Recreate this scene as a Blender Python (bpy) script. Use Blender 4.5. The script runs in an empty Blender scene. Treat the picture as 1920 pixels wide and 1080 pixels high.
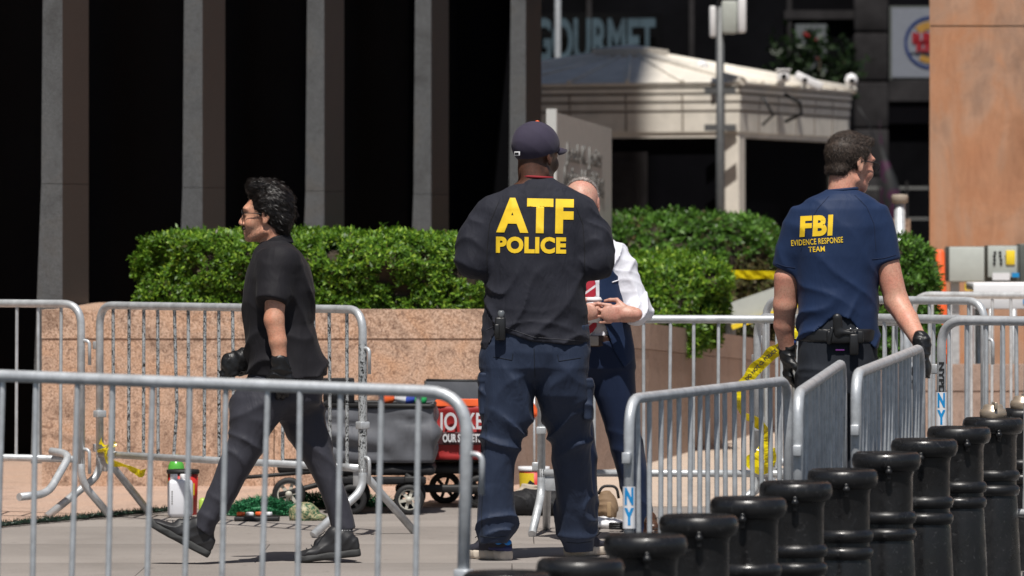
import bpy, bmesh, math, random
import numpy as np
from mathutils import Vector, Matrix
from mathutils.bvhtree import BVHTree
random.seed(7); rng = np.random.default_rng(7)
scene = bpy.context.scene
COL = scene.collection
# ---------------------------------------------------------------- camera, sky, sun, exposure
F = 10667.0; EYE = 1.38; HZ = 450.0            # focal length in px of a 1920 wide frame, eye height, horizon row
cam_d = bpy.data.cameras.new('camera'); cam = bpy.data.objects.new('camera', cam_d); COL.objects.link(cam)
cam.location = (0, 0, EYE); cam.rotation_euler = (math.radians(90), 0, 0)
cam_d.sensor_width = 36; cam_d.lens = 200; cam_d.shift_y = -90 / 1920
cam_d.clip_start = 0.5; cam_d.clip_end = 600
cam_d.dof.use_dof = True; cam_d.dof.focus_distance = 24.2; cam_d.dof.aperture_fstop = 6.6
scene.camera = cam
SUN_EL, SUN_DX = math.radians(63), -0.075       # sun high, behind the camera and a touch to its left
world = bpy.data.worlds.new('World'); scene.world = world; world.use_nodes = True
wn = world.node_tree
sky = wn.nodes.new('ShaderNodeTexSky'); sky.sky_type = 'NISHITA'; sky.sun_disc = False
sky.sun_elevation = SUN_EL; sky.sun_rotation = math.pi + math.atan(-SUN_DX) * -1
wn.links.new(sky.outputs[0], wn.nodes['Background'].inputs[0]); wn.nodes['Background'].inputs[1].default_value = 0.06
sun_d = bpy.data.lights.new('sun', 'SUN'); sun_d.energy = 4.6; sun_d.angle = math.radians(0.5); sun_d.color = (1, .955, .89)
sun = bpy.data.objects.new('sun', sun_d); COL.objects.link(sun)
to_sun = Vector((SUN_DX, -1, 0)).normalized() * math.cos(SUN_EL) + Vector((0, 0, math.sin(SUN_EL)))
sun.rotation_euler = to_sun.to_track_quat('Z', 'Y').to_euler()
scene.view_settings.view_transform = 'Standard'; scene.view_settings.look = 'None'
scene.view_settings.exposure = 0.1; scene.view_settings.gamma = 1.0
scene.cycles.max_bounces = 5; scene.cycles.use_denoising = True

def at(x, y, Y):                                # photo pixel -> point at distance Y
    return Vector(((x - 960) / F * Y, Y, EYE - (y - HZ) / F * Y))
def gy(y): return EYE * F / (y - HZ)            # distance of a pavement point seen at row y

# ---------------------------------------------------------------- tagging and linking
def tag(o, label=None, cat=None, group=None, kind=None):
    if label: o['label'] = label
    if cat: o['category'] = cat
    if group: o['group'] = group
    if kind: o['kind'] = kind
    return o
def empty(name, loc=(0, 0, 0), rz=0):
    o = bpy.data.objects.new(name, None); COL.objects.link(o); o.location = loc; o.rotation_euler = (0, 0, rz)
    o.empty_display_size = .1
    return o
def link(name, me, mat=None, parent=None, loc=None):
    o = bpy.data.objects.new(name, me); COL.objects.link(o)
    if mat is not None and not me.materials:
        me.materials.append(mat)
    if parent is not None: o.parent = parent
    if loc is not None: o.location = loc
    return o
def copy_tree(o, parent=None):
    c = o.copy(); COL.objects.link(c)
    if parent is not None: c.parent = parent
    for ch in [k for k in bpy.data.objects if k.parent == o]:
        copy_tree(ch, c)
    return c
def mesh_from(name, V, Fc, smooth=True):
    me = bpy.data.meshes.new(name)
    me.from_pydata([tuple(v) for v in V], [], [tuple(f) for f in Fc])
    if smooth: me.polygons.foreach_set('use_smooth', [True] * len(me.polygons))
    me.update(); return me
def mesh_np(name, V, Q, smooth=True):           # V (n,3) array, Q (m,k) int array
    me = bpy.data.meshes.new(name); n, k = Q.shape
    me.vertices.add(len(V)); me.vertices.foreach_set('co', V.astype(np.float32).ravel())
    me.loops.add(n * k); me.loops.foreach_set('vertex_index', Q.astype(np.int32).ravel())
    me.polygons.add(n); me.polygons.foreach_set('loop_start', np.arange(n, dtype=np.int32) * k)
    me.polygons.foreach_set('loop_total', np.full(n, k, np.int32))
    me.polygons.foreach_set('use_smooth', np.full(n, smooth))
    me.update(calc_edges=True); me.validate(); return me

class MB:                                        # collects simple shapes into ONE mesh
    def __init__(s): s.V = []; s.F = []; s.S = []
    def add(s, V, Fc, smooth=False):
        b = len(s.V); s.V += [Vector(v) for v in V]; s.F += [[i + b for i in f] for f in Fc]; s.S += [smooth] * len(Fc); return s
    def box(s, c, d, rz=0, bev=0, R=None):
        hx, hy, hz = d[0] / 2, d[1] / 2, d[2] / 2
        R = R or Matrix.Rotation(rz, 3, 'Z'); c = Vector(c)
        if bev <= 0:
            P = [Vector((x, y, z)) for z in (-hz, hz) for x, y in ((-hx, -hy), (hx, -hy), (hx, hy), (-hx, hy))]
            Fc = [(3, 2, 1, 0), (4, 5, 6, 7), (0, 1, 5, 4), (1, 2, 6, 5), (2, 3, 7, 6), (3, 0, 4, 7)]
            return s.add([c + R @ p for p in P], Fc)
        bm = bmesh.new(); bmesh.ops.create_cube(bm, size=1)
        for v in bm.verts: v.co = Vector((v.co.x * d[0], v.co.y * d[1], v.co.z * d[2]))
        bmesh.ops.bevel(bm, geom=list(bm.edges), offset=bev, segments=2, affect='EDGES', profile=.5)
        bm.verts.index_update()
        V = [c + R @ v.co for v in bm.verts]; Fc = [[v.index for v in f.verts] for f in bm.faces]; bm.free()
        return s.add(V, Fc, True)
    def tube(s, pts, r, seg=10, caps=True):
        pts = [Vector(p) for p in pts]; n = len(pts); rr = r if hasattr(r, '__len__') else [r] * n
        t0 = (pts[1] - pts[0]).normalized(); u = t0.orthogonal().normalized(); V = []
        for i in range(n):
            t = (pts[min(i + 1, n - 1)] - pts[max(i - 1, 0)]).normalized()
            u = (u - t * u.dot(t)).normalized(); w = t.cross(u)
            for k in range(seg):
                a = 2 * math.pi * k / seg; V.append(pts[i] + (u * math.cos(a) + w * math.sin(a)) * rr[i])
        Fc = [(i * seg + k, i * seg + (k + 1) % seg, (i + 1) * seg + (k + 1) % seg, (i + 1) * seg + k) for i in range(n - 1) for k in range(seg)]
        s.add(V, Fc, True)
        if caps: s.add(V[:seg], [tuple(range(seg))[::-1]]); s.add(V[-seg:], [tuple(range(seg))])
        return s
    def lathe(s, prof, c=(0, 0, 0), seg=32, axis='Z', caps=True):
        c = Vector(c); V = []
        for r, z in prof:
            for k in range(seg):
                a = 2 * math.pi * k / seg; p = Vector((r * math.cos(a), r * math.sin(a), z))
                if axis == 'Y': p = Vector((p.x, p.z, p.y))
                if axis == 'X': p = Vector((p.z, p.x, p.y))
                V.append(c + p)
        n = len(prof)
        s.add(V, [(i * seg + k, i * seg + (k + 1) % seg, (i + 1) * seg + (k + 1) % seg, (i + 1) * seg + k) for i in range(n - 1) for k in range(seg)], True)
        if caps:
            s.add(V[:seg], [tuple(range(seg))[::-1]]); s.add(V[-seg:], [tuple(range(seg))])
        return s
    def prism(s, poly, z0, z1):                  # poly of (x,y), z0/z1 number or list
        n = len(poly); a = z0 if hasattr(z0, '__len__') else [z0] * n; b = z1 if hasattr(z1, '__len__') else [z1] * n
        V = [(p[0], p[1], a[i]) for i, p in enumerate(poly)] + [(p[0], p[1], b[i]) for i, p in enumerate(poly)]
        return s.add(V, [tuple(range(n))[::-1], tuple(range(n, 2 * n))] + [(i, (i + 1) % n, n + (i + 1) % n, n + i) for i in range(n)])
    def mesh(s, name):
        me = bpy.data.meshes.new(name); me.from_pydata([tuple(v) for v in s.V], [], s.F)
        me.polygons.foreach_set('use_smooth', s.S); me.update()
        bm = bmesh.new(); bm.from_mesh(me); bmesh.ops.remove_doubles(bm, verts=bm.verts, dist=1e-6)
        bmesh.ops.recalc_face_normals(bm, faces=bm.faces); bm.to_mesh(me); bm.free(); return me
    def build(s, name, mat, parent=None, loc=None): return link(name, s.mesh(name), mat, parent, loc)

def fillet(pts, rad, n=6):
    pts = [Vector(p) for p in pts]; out = [pts[0]]
    for i in range(1, len(pts) - 1):
        a, b, c = pts[i - 1], pts[i], pts[i + 1]; r = min(rad, (a - b).length * .49, (c - b).length * .49)
        p, q = b + (a - b).normalized() * r, b + (c - b).normalized() * r
        for k in range(n + 1):
            t = k / n; out.append(p * (1 - t) ** 2 + b * 2 * t * (1 - t) + q * t * t)
    out.append(pts[-1]); return out

# ---------------------------------------------------------------- materials
def nodes(name):
    m = bpy.data.materials.new(name); m.use_nodes = True; nt = m.node_tree; return m, nt, nt.nodes['Principled BSDF']
def ramp(nt, stops):
    r = nt.nodes.new('ShaderNodeValToRGB'); e = r.color_ramp.elements
    while len(e) < len(stops): e.new(.5)
    for i, (p, c) in enumerate(stops): e[i].position = p; e[i].color = (*c, 1)
    return r
def noise(nt, scale, detail=4, rough=.55, vec=None, dist=0):
    n = nt.nodes.new('ShaderNodeTexNoise'); n.inputs['Scale'].default_value = scale; n.inputs['Detail'].default_value = detail
    n.inputs['Roughness'].default_value = rough; n.inputs['Distortion'].default_value = dist
    if vec is not None: nt.links.new(vec, n.inputs['Vector'])
    return n
def objvec(nt, scale=(1, 1, 1), rot=(0, 0, 0)):
    t = nt.nodes.new('ShaderNodeNewGeometry'); m = nt.nodes.new('ShaderNodeMapping')
    m.inputs['Scale'].default_value = scale; m.inputs['Rotation'].default_value = rot
    nt.links.new(t.outputs['Position'], m.inputs['Vector']); return m.outputs[0]
def mixc(nt, fac, a, b, blend='MIX'):
    m = nt.nodes.new('ShaderNodeMix'); m.data_type = 'RGBA'; m.blend_type = blend
    for s, v in ((m.inputs[0], fac), (m.inputs[6], a), (m.inputs[7], b)):
        if hasattr(v, 'links') or hasattr(v, 'is_output'): nt.links.new(v, s)
        elif hasattr(v, '__len__'): s.default_value = (*v, 1)
        else: s.default_value = v
    return m.outputs[2]
def bump(nt, bs, h, strength=.3, dist=.01):
    b = nt.nodes.new('ShaderNodeBump'); b.inputs['Strength'].default_value = strength; b.inputs['Distance'].default_value = dist
    nt.links.new(h, b.inputs['Height']); nt.links.new(b.outputs[0], bs.inputs['Normal']); return b
def simple(name, col, rough=.6, metal=0, var=.12, nscale=14, bmp=.0, bscale=80, sheen=0, spec=None, scale=(1, 1, 1)):
    m, nt, bs = nodes(name); v = objvec(nt, scale)
    n = noise(nt, nscale, 5, .6, v)
    d = tuple(max(0, c * (1 - var)) for c in col); l = tuple(min(1, c * (1 + var)) for c in col)
    r = ramp(nt, [(.3, d), (.7, l)]); nt.links.new(n.outputs[0], r.inputs[0]); nt.links.new(r.outputs[0], bs.inputs['Base Color'])
    bs.inputs['Roughness'].default_value = rough; bs.inputs['Metallic'].default_value = metal
    if spec is not None: bs.inputs['Specular IOR Level'].default_value = spec
    if bmp: b = noise(nt, bscale, 4, .6, v); bump(nt, bs, b.outputs[0], bmp, .004)
    if sheen: bs.inputs['Sheen Weight'].default_value = sheen; bs.inputs['Sheen Roughness'].default_value = .6
    return m
def granite(name, dark, mid, light, rough=.7, stain=.5, fine=160, blotch=3.0, vein=.35):
    m, nt, bs = nodes(name); v = objvec(nt)
    f = noise(nt, fine, 3, .7, v); r = ramp(nt, [(.3, dark), (.48, mid), (.62, light)]); nt.links.new(f.outputs[0], r.inputs[0])
    b = noise(nt, blotch, 7, .62, v, 1.2); rb = ramp(nt, [(.32, (.45, .42, .4)), (.5, (1, 1, 1)), (.7, (1.0, .86, .72))]); nt.links.new(b.outputs[0], rb.inputs[0])
    c = mixc(nt, stain, r.outputs[0], rb.outputs[0], 'MULTIPLY')
    w = noise(nt, blotch * 5, 6, .7, v, 2.5); rw = ramp(nt, [(.40, (.35, .3, .28)), (.47, (1, 1, 1))]); nt.links.new(w.outputs[0], rw.inputs[0])
    c2 = mixc(nt, vein, c, rw.outputs[0], 'MULTIPLY')
    nt.links.new(c2, bs.inputs['Base Color']); bs.inputs['Roughness'].default_value = rough
    bump(nt, bs, f.outputs[0], .25, .003); return m
def fabric(name, col, rough=.85, sheen=.25, weave=900, fold=.25, var=.1, foldscale=11):
    m, nt, bs = nodes(name); v = objvec(nt)
    n = noise(nt, 9, 6, .6, v); d = tuple(c * (1 - var) for c in col); l = tuple(c * (1 + var) for c in col)
    r = ramp(nt, [(.3, d), (.7, l)]); nt.links.new(n.outputs[0], r.inputs[0]); nt.links.new(r.outputs[0], bs.inputs['Base Color'])
    f = noise(nt, foldscale, 3, .5, objvec(nt, (1.5, 1.5, .55), (0, .4, 0)), .5); w = noise(nt, weave, 2, .5, v)
    b1 = nt.nodes.new('ShaderNodeBump'); b1.inputs['Strength'].default_value = fold; b1.inputs['Distance'].default_value = .02
    nt.links.new(f.outputs[0], b1.inputs['Height'])
    b2 = bump(nt, bs, w.outputs[0], .15, .001); nt.links.new(b1.outputs[0], b2.inputs['Normal'])
    bs.inputs['Roughness'].default_value = rough; bs.inputs['Sheen Weight'].default_value = sheen * .2
    bs.inputs['Specular IOR Level'].default_value = .18; return m
def skin(name, col, red):
    m, nt, bs = nodes(name); v = objvec(nt); n = noise(nt, 16, 5, .6, v)
    r = ramp(nt, [(.35, col), (.68, red)]); nt.links.new(n.outputs[0], r.inputs[0]); q = noise(nt, 120, 5, .75, v); rq = ramp(nt, [(.30, (.62, .55, .52)), (.55, (1.06, 1.05, 1.04))]); nt.links.new(q.outputs[0], rq.inputs[0])
    nt.links.new(mixc(nt, .75, r.outputs[0], rq.outputs[0], 'MULTIPLY'), bs.inputs['Base Color'])
    bs.inputs['Roughness'].default_value = .5; bs.inputs['Subsurface Weight'].default_value = .12; bs.inputs['Subsurface Radius'].default_value = (.012, .005, .003)
    bs.inputs['Subsurface Scale'].default_value = 1
    f = noise(nt, 260, 3, .6, v); bump(nt, bs, f.outputs[0], .12, .001); return m
def galvanised(name, chip=0.0, col=(.36, .38, .40)):
    m, nt, bs = nodes(name); v = objvec(nt); n = noise(nt, 18, 6, .65, v)
    r = ramp(nt, [(.25, tuple(c * .72 for c in col)), (.5, col), (.8, tuple(min(1, c * 1.35) for c in col))]); nt.links.new(n.outputs[0], r.inputs[0])
    c = r.outputs[0]
    f = noise(nt, 70, 4, .7, v, .6); rf = ramp(nt, [(.27, (.25, .22, .2)), (.36, (1, 1, 1))]); nt.links.new(f.outputs[0], rf.inputs[0])
    c = mixc(nt, .6, c, rf.outputs[0], 'MULTIPLY')
    if chip:
        k = noise(nt, 75, 5, .75, objvec(nt, (1, 1, .55)), 1.6); rk = ramp(nt, [(.5 - .04 * chip, (.03, .03, .03)), (.52 - .04 * chip, (1, 1, 1))]); nt.links.new(k.outputs[0], rk.inputs[0])
        c = mixc(nt, 1.0, c, rk.outputs[0], 'MULTIPLY')
    nt.links.new(c, bs.inputs['Base Color']); bs.inputs['Metallic'].default_value = .35; bs.inputs['Roughness'].default_value = .42
    bump(nt, bs, f.outputs[0], .2, .002); return m
def leafmat(name, stops, trans=.25):
    m, nt, bs = nodes(name); g = nt.nodes.new('ShaderNodeNewGeometry'); r = ramp(nt, stops); nt.links.new(g.outputs['Random Per Island'], r.inputs[0])
    v = objvec(nt); n = noise(nt, 3.2, 4, .6, v); rn = ramp(nt, [(.3, (.6, .62, .55)), (.65, (1.15, 1.1, 1))]); nt.links.new(n.outputs[0], rn.inputs[0])
    c = mixc(nt, .8, r.outputs[0], rn.outputs[0], 'MULTIPLY'); nt.links.new(c, bs.inputs['Base Color'])
    bs.inputs['Roughness'].default_value = .45; bs.inputs['Specular IOR Level'].default_value = .35
    t = nt.nodes.new('ShaderNodeBsdfTranslucent'); nt.links.new(c, t.inputs['Color'])
    mx = nt.nodes.new('ShaderNodeMixShader'); mx.inputs[0].default_value = trans
    nt.links.new(bs.outputs[0], mx.inputs[1]); nt.links.new(t.outputs[0], mx.inputs[2])
    nt.links.new(mx.outputs[0], nt.nodes['Material Output'].inputs['Surface']); return m
def paintwork(name, col, r0, r1):
    m, nt, bs = nodes(name); v = objvec(nt); n = noise(nt, 14, 7, .7, v, .5); r = ramp(nt, [(.35, (r0,) * 3), (.65, (r1,) * 3)]); nt.links.new(n.outputs[0], r.inputs[0]); nt.links.new(r.outputs[0], bs.inputs['Roughness'])
    s = noise(nt, 38, 5, .8, v, 1.5); rs = ramp(nt, [(.0, col), (.60, col), (.63, tuple(c * 4 + .01 for c in col)), (.74, (.06, .052, .045))]); nt.links.new(s.outputs[0], rs.inputs[0])
    g = nt.nodes.new('ShaderNodeNewGeometry'); sp = nt.nodes.new('ShaderNodeSeparateXYZ'); nt.links.new(g.outputs['Normal'], sp.inputs[0]); d = noise(nt, 60, 4, .7, v)
    c = mixc(nt, .25, rs.outputs[0], mixc(nt, d.outputs[0], rs.outputs[0], (.03, .028, .026))); nt.links.new(c, bs.inputs['Base Color']); bump(nt, bs, s.outputs[0], .12, .004); return m
def emis(name, col, s):
    m, nt, bs = nodes(name); bs.inputs['Base Color'].default_value = (*col, 1); bs.inputs['Emission Color'].default_value = (*col, 1); bs.inputs['Emission Strength'].default_value = s; return m

M = {}
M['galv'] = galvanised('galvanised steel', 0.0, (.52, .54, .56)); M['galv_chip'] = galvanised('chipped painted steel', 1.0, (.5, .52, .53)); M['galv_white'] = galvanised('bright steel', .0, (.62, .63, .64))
M['granite'] = granite('salmon granite', (.17, .095, .062), (.49, .325, .23), (.68, .50, .385), .75, .9, 110, 3.2, .7)
M['granite_pillar'] = granite('orange granite', (.25, .14, .09), (.41, .25, .17), (.50, .33, .24), .4, .8, 200, .9, .06)
def pillar_mat():
    m = M['granite_pillar']; nt = m.node_tree; bs = nt.nodes['Principled BSDF']; src = bs.inputs['Base Color'].links[0].from_socket
    v = objvec(nt, (1, 1, .45), (0, .35, 0)); a = noise(nt, 1.1, 8, .62, v, 1.6); ra = ramp(nt, [(.34, (.66, .70, .74)), (.47, (1, .98, .95)), (.56, (1.06, .87, .70)), (.68, (.93, .70, .54))]); nt.links.new(a.outputs[0], ra.inputs[0])
    b = noise(nt, 5, 7, .7, objvec(nt, (1.6, 1.6, .4)), 1); rb = ramp(nt, [(.35, (.75, .72, .7)), (.6, (1.06, 1.04, 1.02))]); nt.links.new(b.outputs[0], rb.inputs[0])
    c = mixc(nt, .9, src, ra.outputs[0], 'MULTIPLY'); nt.links.new(mixc(nt, .6, c, rb.outputs[0], 'MULTIPLY'), bs.inputs['Base Color'])
pillar_mat()
M['granite_shaded'] = granite('shaded granite', (.17, .11, .085), (.33, .235, .19), (.42, .32, .27), .6, .4)  # planter granite browned to carry the shade on these wall faces
M['granite_floor'] = granite('salmon paving', (.22, .13, .09), (.46, .32, .25), (.58, .43, .34), .8, .4, 120, 2, .1)
M['beige_floor'] = granite('beige paving', (.34, .26, .2), (.50, .40, .32), (.58, .48, .40), .85, .3, 120, 2, .05)
M['col_side'] = granite('grey granite column', (.048, .05, .053), (.102, .105, .11), (.17, .175, .18), .55, .5, 220, 2.2, .2)
M['black_glass'] = simple('black glass', (.004, .004, .005), .12, var=.3, nscale=1, spec=.15)
M['kiosk'] = simple('kiosk cream enamel', (.76, .71, .63), .5, var=.12, nscale=5)
M['kiosk_dark'] = simple('kiosk joint', (.16, .12, .09), .7)
M['white_sign'] = simple('sign enamel', (.62, .62, .60), .35, var=.05); M['sign_shaded'] = simple('shaded sign face', (.36, .355, .34), .45, var=.06)  # sign face greyed in place of shade, beside the pale edge
M['bay'] = simple('unlit lobby glass', (.004, .004, .005), .9, var=.3, nscale=1, spec=.05); M['sign_text'] = simple('sign letters', (.17, .168, .16), .5)
M['dark_shaded_stone'] = simple('dark shaded stone', (.030, .028, .029), .9, var=.4, nscale=2.5, spec=.1); M['shaded_shop'] = simple('shaded shopfront', (.004, .004, .005), .9, var=.5, nscale=.8, spec=.05)  # far piers and shopfront coloured dark in place of the street's shade
M['black_iron'] = paintwork('black gloss paint', (.008, .008, .009), .18, .5)
M['soil'] = simple('soil', (.04, .028, .018), .95, bmp=.5)
M['yellow_tape'] = simple('yellow tape', (.86, .74, .02), .25, var=.06, nscale=30)
_nt = M['yellow_tape'].node_tree; _t = _nt.nodes.new('ShaderNodeBsdfTranslucent'); _t.inputs['Color'].default_value = (.9, .78, .02, 1); _m = _nt.nodes.new('ShaderNodeMixShader'); _m.inputs[0].default_value = .45
_nt.links.new(_nt.nodes['Principled BSDF'].outputs[0], _m.inputs[1]); _nt.links.new(_t.outputs[0], _m.inputs[2]); _nt.links.new(_m.outputs[0], _nt.nodes['Material Output'].inputs['Surface'])
M['_']  = M['yellow_tape']; M['black'] = simple('black rubber', (.012, .012, .013), .6, var=.2)
M['red'] = simple('red print', (.55, .025, .02), .5); M['orange'] = simple('orange print', (.85, .13, .03), .5); M['white'] = simple('white plastic', (.78, .78, .80), .35, var=.04)
M['jug'] = simple('milky plastic', (.74, .75, .80), .3, var=.05); M['yellow'] = simple('yellow print', (.85, .62, .03), .5); M['green_plastic'] = simple('green plastic', (.10, .42, .06), .25)
M['grey_fabric'] = fabric('grey wagon fabric', (.115, .12, .135), .55, .1, 500, .9, .15, 5); M['dark_fabric'] = fabric('black nylon', (.018, .018, .02), .6, .1, 500, .5)
M['blue_label'] = simple('blue letters', (.01, .27, .62), .5); M['letter_yellow'] = simple('screen print yellow', (.88, .58, .015), .65, var=.06, nscale=40)
M['bronze'] = simple('bronze cap', (.42, .34, .26), .35, .5, .15)
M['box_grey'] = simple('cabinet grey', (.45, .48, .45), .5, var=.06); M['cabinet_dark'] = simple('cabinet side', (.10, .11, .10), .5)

# ---------------------------------------------------------------- signed-distance modelling of cloth, skin and shoes
LAT = rng.random((32, 32, 32)).astype(np.float32)
def vnoise(P):
    i = np.floor(P).astype(np.int64); f = (P - i).astype(np.float32); f = f * f * (3 - 2 * f); i &= 31; j = (i + 1) & 31
    x0, y0, z0 = i.T; x1, y1, z1 = j.T; fx, fy, fz = f.T
    c00 = LAT[x0, y0, z0] * (1 - fx) + LAT[x1, y0, z0] * fx; c10 = LAT[x0, y1, z0] * (1 - fx) + LAT[x1, y1, z0] * fx
    c01 = LAT[x0, y0, z1] * (1 - fx) + LAT[x1, y0, z1] * fx; c11 = LAT[x0, y1, z1] * (1 - fx) + LAT[x1, y1, z1] * fx
    return (c00 * (1 - fy) + c10 * fy) * (1 - fz) + (c01 * (1 - fy) + c11 * fy) * fz
def A(v): return np.array(v, dtype=np.float32)
def cone(a, b, ra, rb, k=.02, flat=None): return ('c', A(a), A(b), ra, rb, k, flat, 1)
def ell(c, r, k=.02, R=None): return ('e', A(c), A(r), None if R is None else A(R), k, 1)
def cut(pr): return (*pr[:-1], -1)
def loft(o, ax, sd, up, rows, k=.02, p=2.0, rnd=.0):   # rows: (t, cs, cu, rs, ru)
    r = np.array(rows, dtype=np.float32); r = r[np.argsort(r[:, 0])]
    return ('l', A(o), A(ax), A(sd), A(up), r, k, p, rnd, 1)
def pdist(pr, P):
    if pr[0] == 'c':
        _, a, b, ra, rb, k, flat, _s = pr; ab = b - a; t = np.clip((P - a) @ ab / max(ab @ ab, 1e-9), 0, 1)
        q = P - a - t[:, None] * ab
        if flat is not None: n = A(flat[0]); n = n / np.linalg.norm(n); q = q + (q @ n)[:, None] * n * (1 / flat[1] - 1)
        d = np.linalg.norm(q, axis=1) - (ra + (rb - ra) * t)
        return d * (min(1, flat[1]) if flat is not None else 1)
    if pr[0] == 'e':
        _, c, r, R, k, _s = pr; q = P - c
        if R is not None: q = q @ R.T
        k0 = np.linalg.norm(q / r, axis=1); k1 = np.linalg.norm(q / (r * r), axis=1)
        return np.where(k1 > 1e-6, k0 * (k0 - 1) / np.maximum(k1, 1e-6), -r.min())
    _, o, ax, sd, up, rows, k, p, rnd, _s = pr; q = P - o; t = q @ ax; s = q @ sd; u = q @ up
    T = rows[:, 0]; cs, cu, rs, ru = (np.interp(t, T, rows[:, i]) for i in (1, 2, 3, 4))
    e = ((np.abs((s - cs) / rs) ** p + np.abs((u - cu) / ru) ** p) ** (1 / p) - 1) * np.minimum(rs, ru)
    ends = np.maximum(T[0] - t, t - T[-1])
    if rnd:
        ee, en = np.maximum(e + rnd, 0), np.maximum(ends + rnd, 0)
        return (np.sqrt(ee * ee + en * en) + np.minimum(np.maximum(e, ends) + rnd, 0) - rnd).astype(np.float32)
    return np.maximum(e, ends).astype(np.float32)
def field(prims, post=None, clip=None):
    def f(P):
        d = None
        for pr in prims:
            di = pdist(pr, P).astype(np.float32); k = pr[4] if pr[0] == 'e' else pr[5] if pr[0] == 'c' else pr[6]
            if d is None: d = di; continue
            if pr[-1] < 0:
                h = np.maximum(k - np.abs(d + di), 0) / max(k, 1e-6); d = np.maximum(d, -di) + h * h * k * .25
            else:
                h = np.maximum(k - np.abs(d - di), 0) / max(k, 1e-6); d = np.minimum(d, di) - h * h * k * .25
        if clip is not None: d = np.maximum(d, clip(P).astype(np.float32))
        return d
    def g(P):
        d = f(P)
        if post is not None:
            m = np.abs(d) < .06
            if m.any(): d[m] = post(P[m], d[m])
            if clip is not None: d = np.maximum(d, clip(P).astype(np.float32))
        return d
    return f, g
def bounds(prims):
    lo, hi = np.full(3, 1e9), np.full(3, -1e9)
    for pr in prims:
        if pr[-1] < 0: continue
        if pr[0] == 'c': pts = [(pr[1], max(pr[3], .001)), (pr[2], pr[4])]
        elif pr[0] == 'e': pts = [(pr[1], float(pr[2].max()))]
        else:
            pts = [(pr[1] + pr[2] * r[0] + pr[3] * r[1] + pr[4] * r[2], float(max(r[3], r[4]))) for r in pr[5]]
        for c, r in pts: lo = np.minimum(lo, c - r - .03); hi = np.maximum(hi, c + r + .03)
    return lo, hi
def sdf_mesh(name, prims, vox=.007, post=None, clip=None):
    f, g = field(prims, post, clip); lo, hi = bounds(prims); B = 8
    nb = np.ceil((hi - lo) / (vox * B)).astype(int); n = nb * B
    bc = np.stack(np.meshgrid(*[(np.arange(nb[i]) + .5) * B * vox + lo[i] for i in range(3)], indexing='ij'), -1).reshape(-1, 3).astype(np.float32)
    db = f(bc); lim = B * vox * .87 * 1.45 + .03
    vals = np.repeat(np.repeat(np.repeat(np.where(db < 0, -1, 1).reshape(nb).astype(np.float32), B, 0), B, 1), B, 2)
    act = np.nonzero(np.abs(db) < lim)[0]; loc = np.stack(np.meshgrid(*[np.arange(B)] * 3, indexing='ij'), -1).reshape(-1, 3)
    bi = np.stack(np.unravel_index(act, nb), -1)
    for s in range(0, len(act), 600):
        idx = (bi[s:s + 600, None, :] * B + loc[None]).reshape(-1, 3)
        vals[idx[:, 0], idx[:, 1], idx[:, 2]] = g((idx * vox + lo).astype(np.float32))
    ins = vals < 0; c = [slice(0, -1), slice(1, None)]
    cnt = sum(ins[c[a], c[b], c[e]].astype(np.int8) for a in (0, 1) for b in (0, 1) for e in (0, 1))
    cell = (cnt > 0) & (cnt < 8); ci = np.argwhere(cell); ids = np.full(cell.shape, -1, np.int64); ids[cell] = np.arange(len(ci))
    S = np.zeros((len(ci), 3)); W = np.zeros(len(ci))
    for ax in range(3):
        o1, o2 = [i for i in range(3) if i != ax]
        for a in (0, 1):
            for b in (0, 1):
                p = ci.copy(); p[:, o1] += a; p[:, o2] += b; q = p.copy(); q[:, ax] += 1
                v0 = vals[tuple(p.T)]; v1 = vals[tuple(q.T)]; m = (v0 < 0) != (v1 < 0)
                t = v0[m] / (v0[m] - v1[m]); pt = p[m].astype(float); pt[:, ax] += t; S[m] += pt; W[m] += 1
    V = S / np.maximum(W, 1)[:, None] * vox + lo; Q = []
    for ax in range(3):
        o1, o2 = (ax + 1) % 3, (ax + 2) % 3
        a0 = [slice(1, -1)] * 3; a0[ax] = slice(0, -1); a1 = list(a0); a1[ax] = slice(1, None)
        s0, s1 = ins[tuple(a0)], ins[tuple(a1)]; e = np.argwhere(s0 != s1)
        if not len(e): continue
        fl = s0[tuple(e.T)]; e = e + 1; e[:, ax] -= 1
        def cid(d1, d2): x = e.copy(); x[:, o1] += d1; x[:, o2] += d2; return ids[tuple(x.T)]
        q = np.stack([cid(-1, -1), cid(0, -1), cid(0, 0), cid(-1, 0)], 1); q[~fl] = q[~fl][:, ::-1]; Q.append(q)
    Q = np.concatenate(Q); Q = Q[(Q >= 0).all(1)]
    a, b, c_ = V[Q[:, 0]], V[Q[:, 1]], V[Q[:, 2]]
    if (np.cross(b, c_) * a).sum() < 0: Q = Q[:, ::-1]
    return mesh_np(name, V, Q)
def mesh_arrays(me):
    V = np.empty(len(me.vertices) * 3, np.float32); me.vertices.foreach_get('co', V); return V.reshape(-1, 3)
def bvh_of(me): return BVHTree.FromPolygons([v.co for v in me.vertices], [p.vertices[:] for p in me.polygons])
def folds(P, freq, ori, warp=2.5, wscale=5, seed=0):     # 0..1 sharp-crested cloth folds across direction ori
    o = A(ori); ph = P @ o * freq + warp * vnoise(P * wscale + seed + 3.3) * 2
    return (1 - np.abs(np.sin(ph))) ** 1.6
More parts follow.
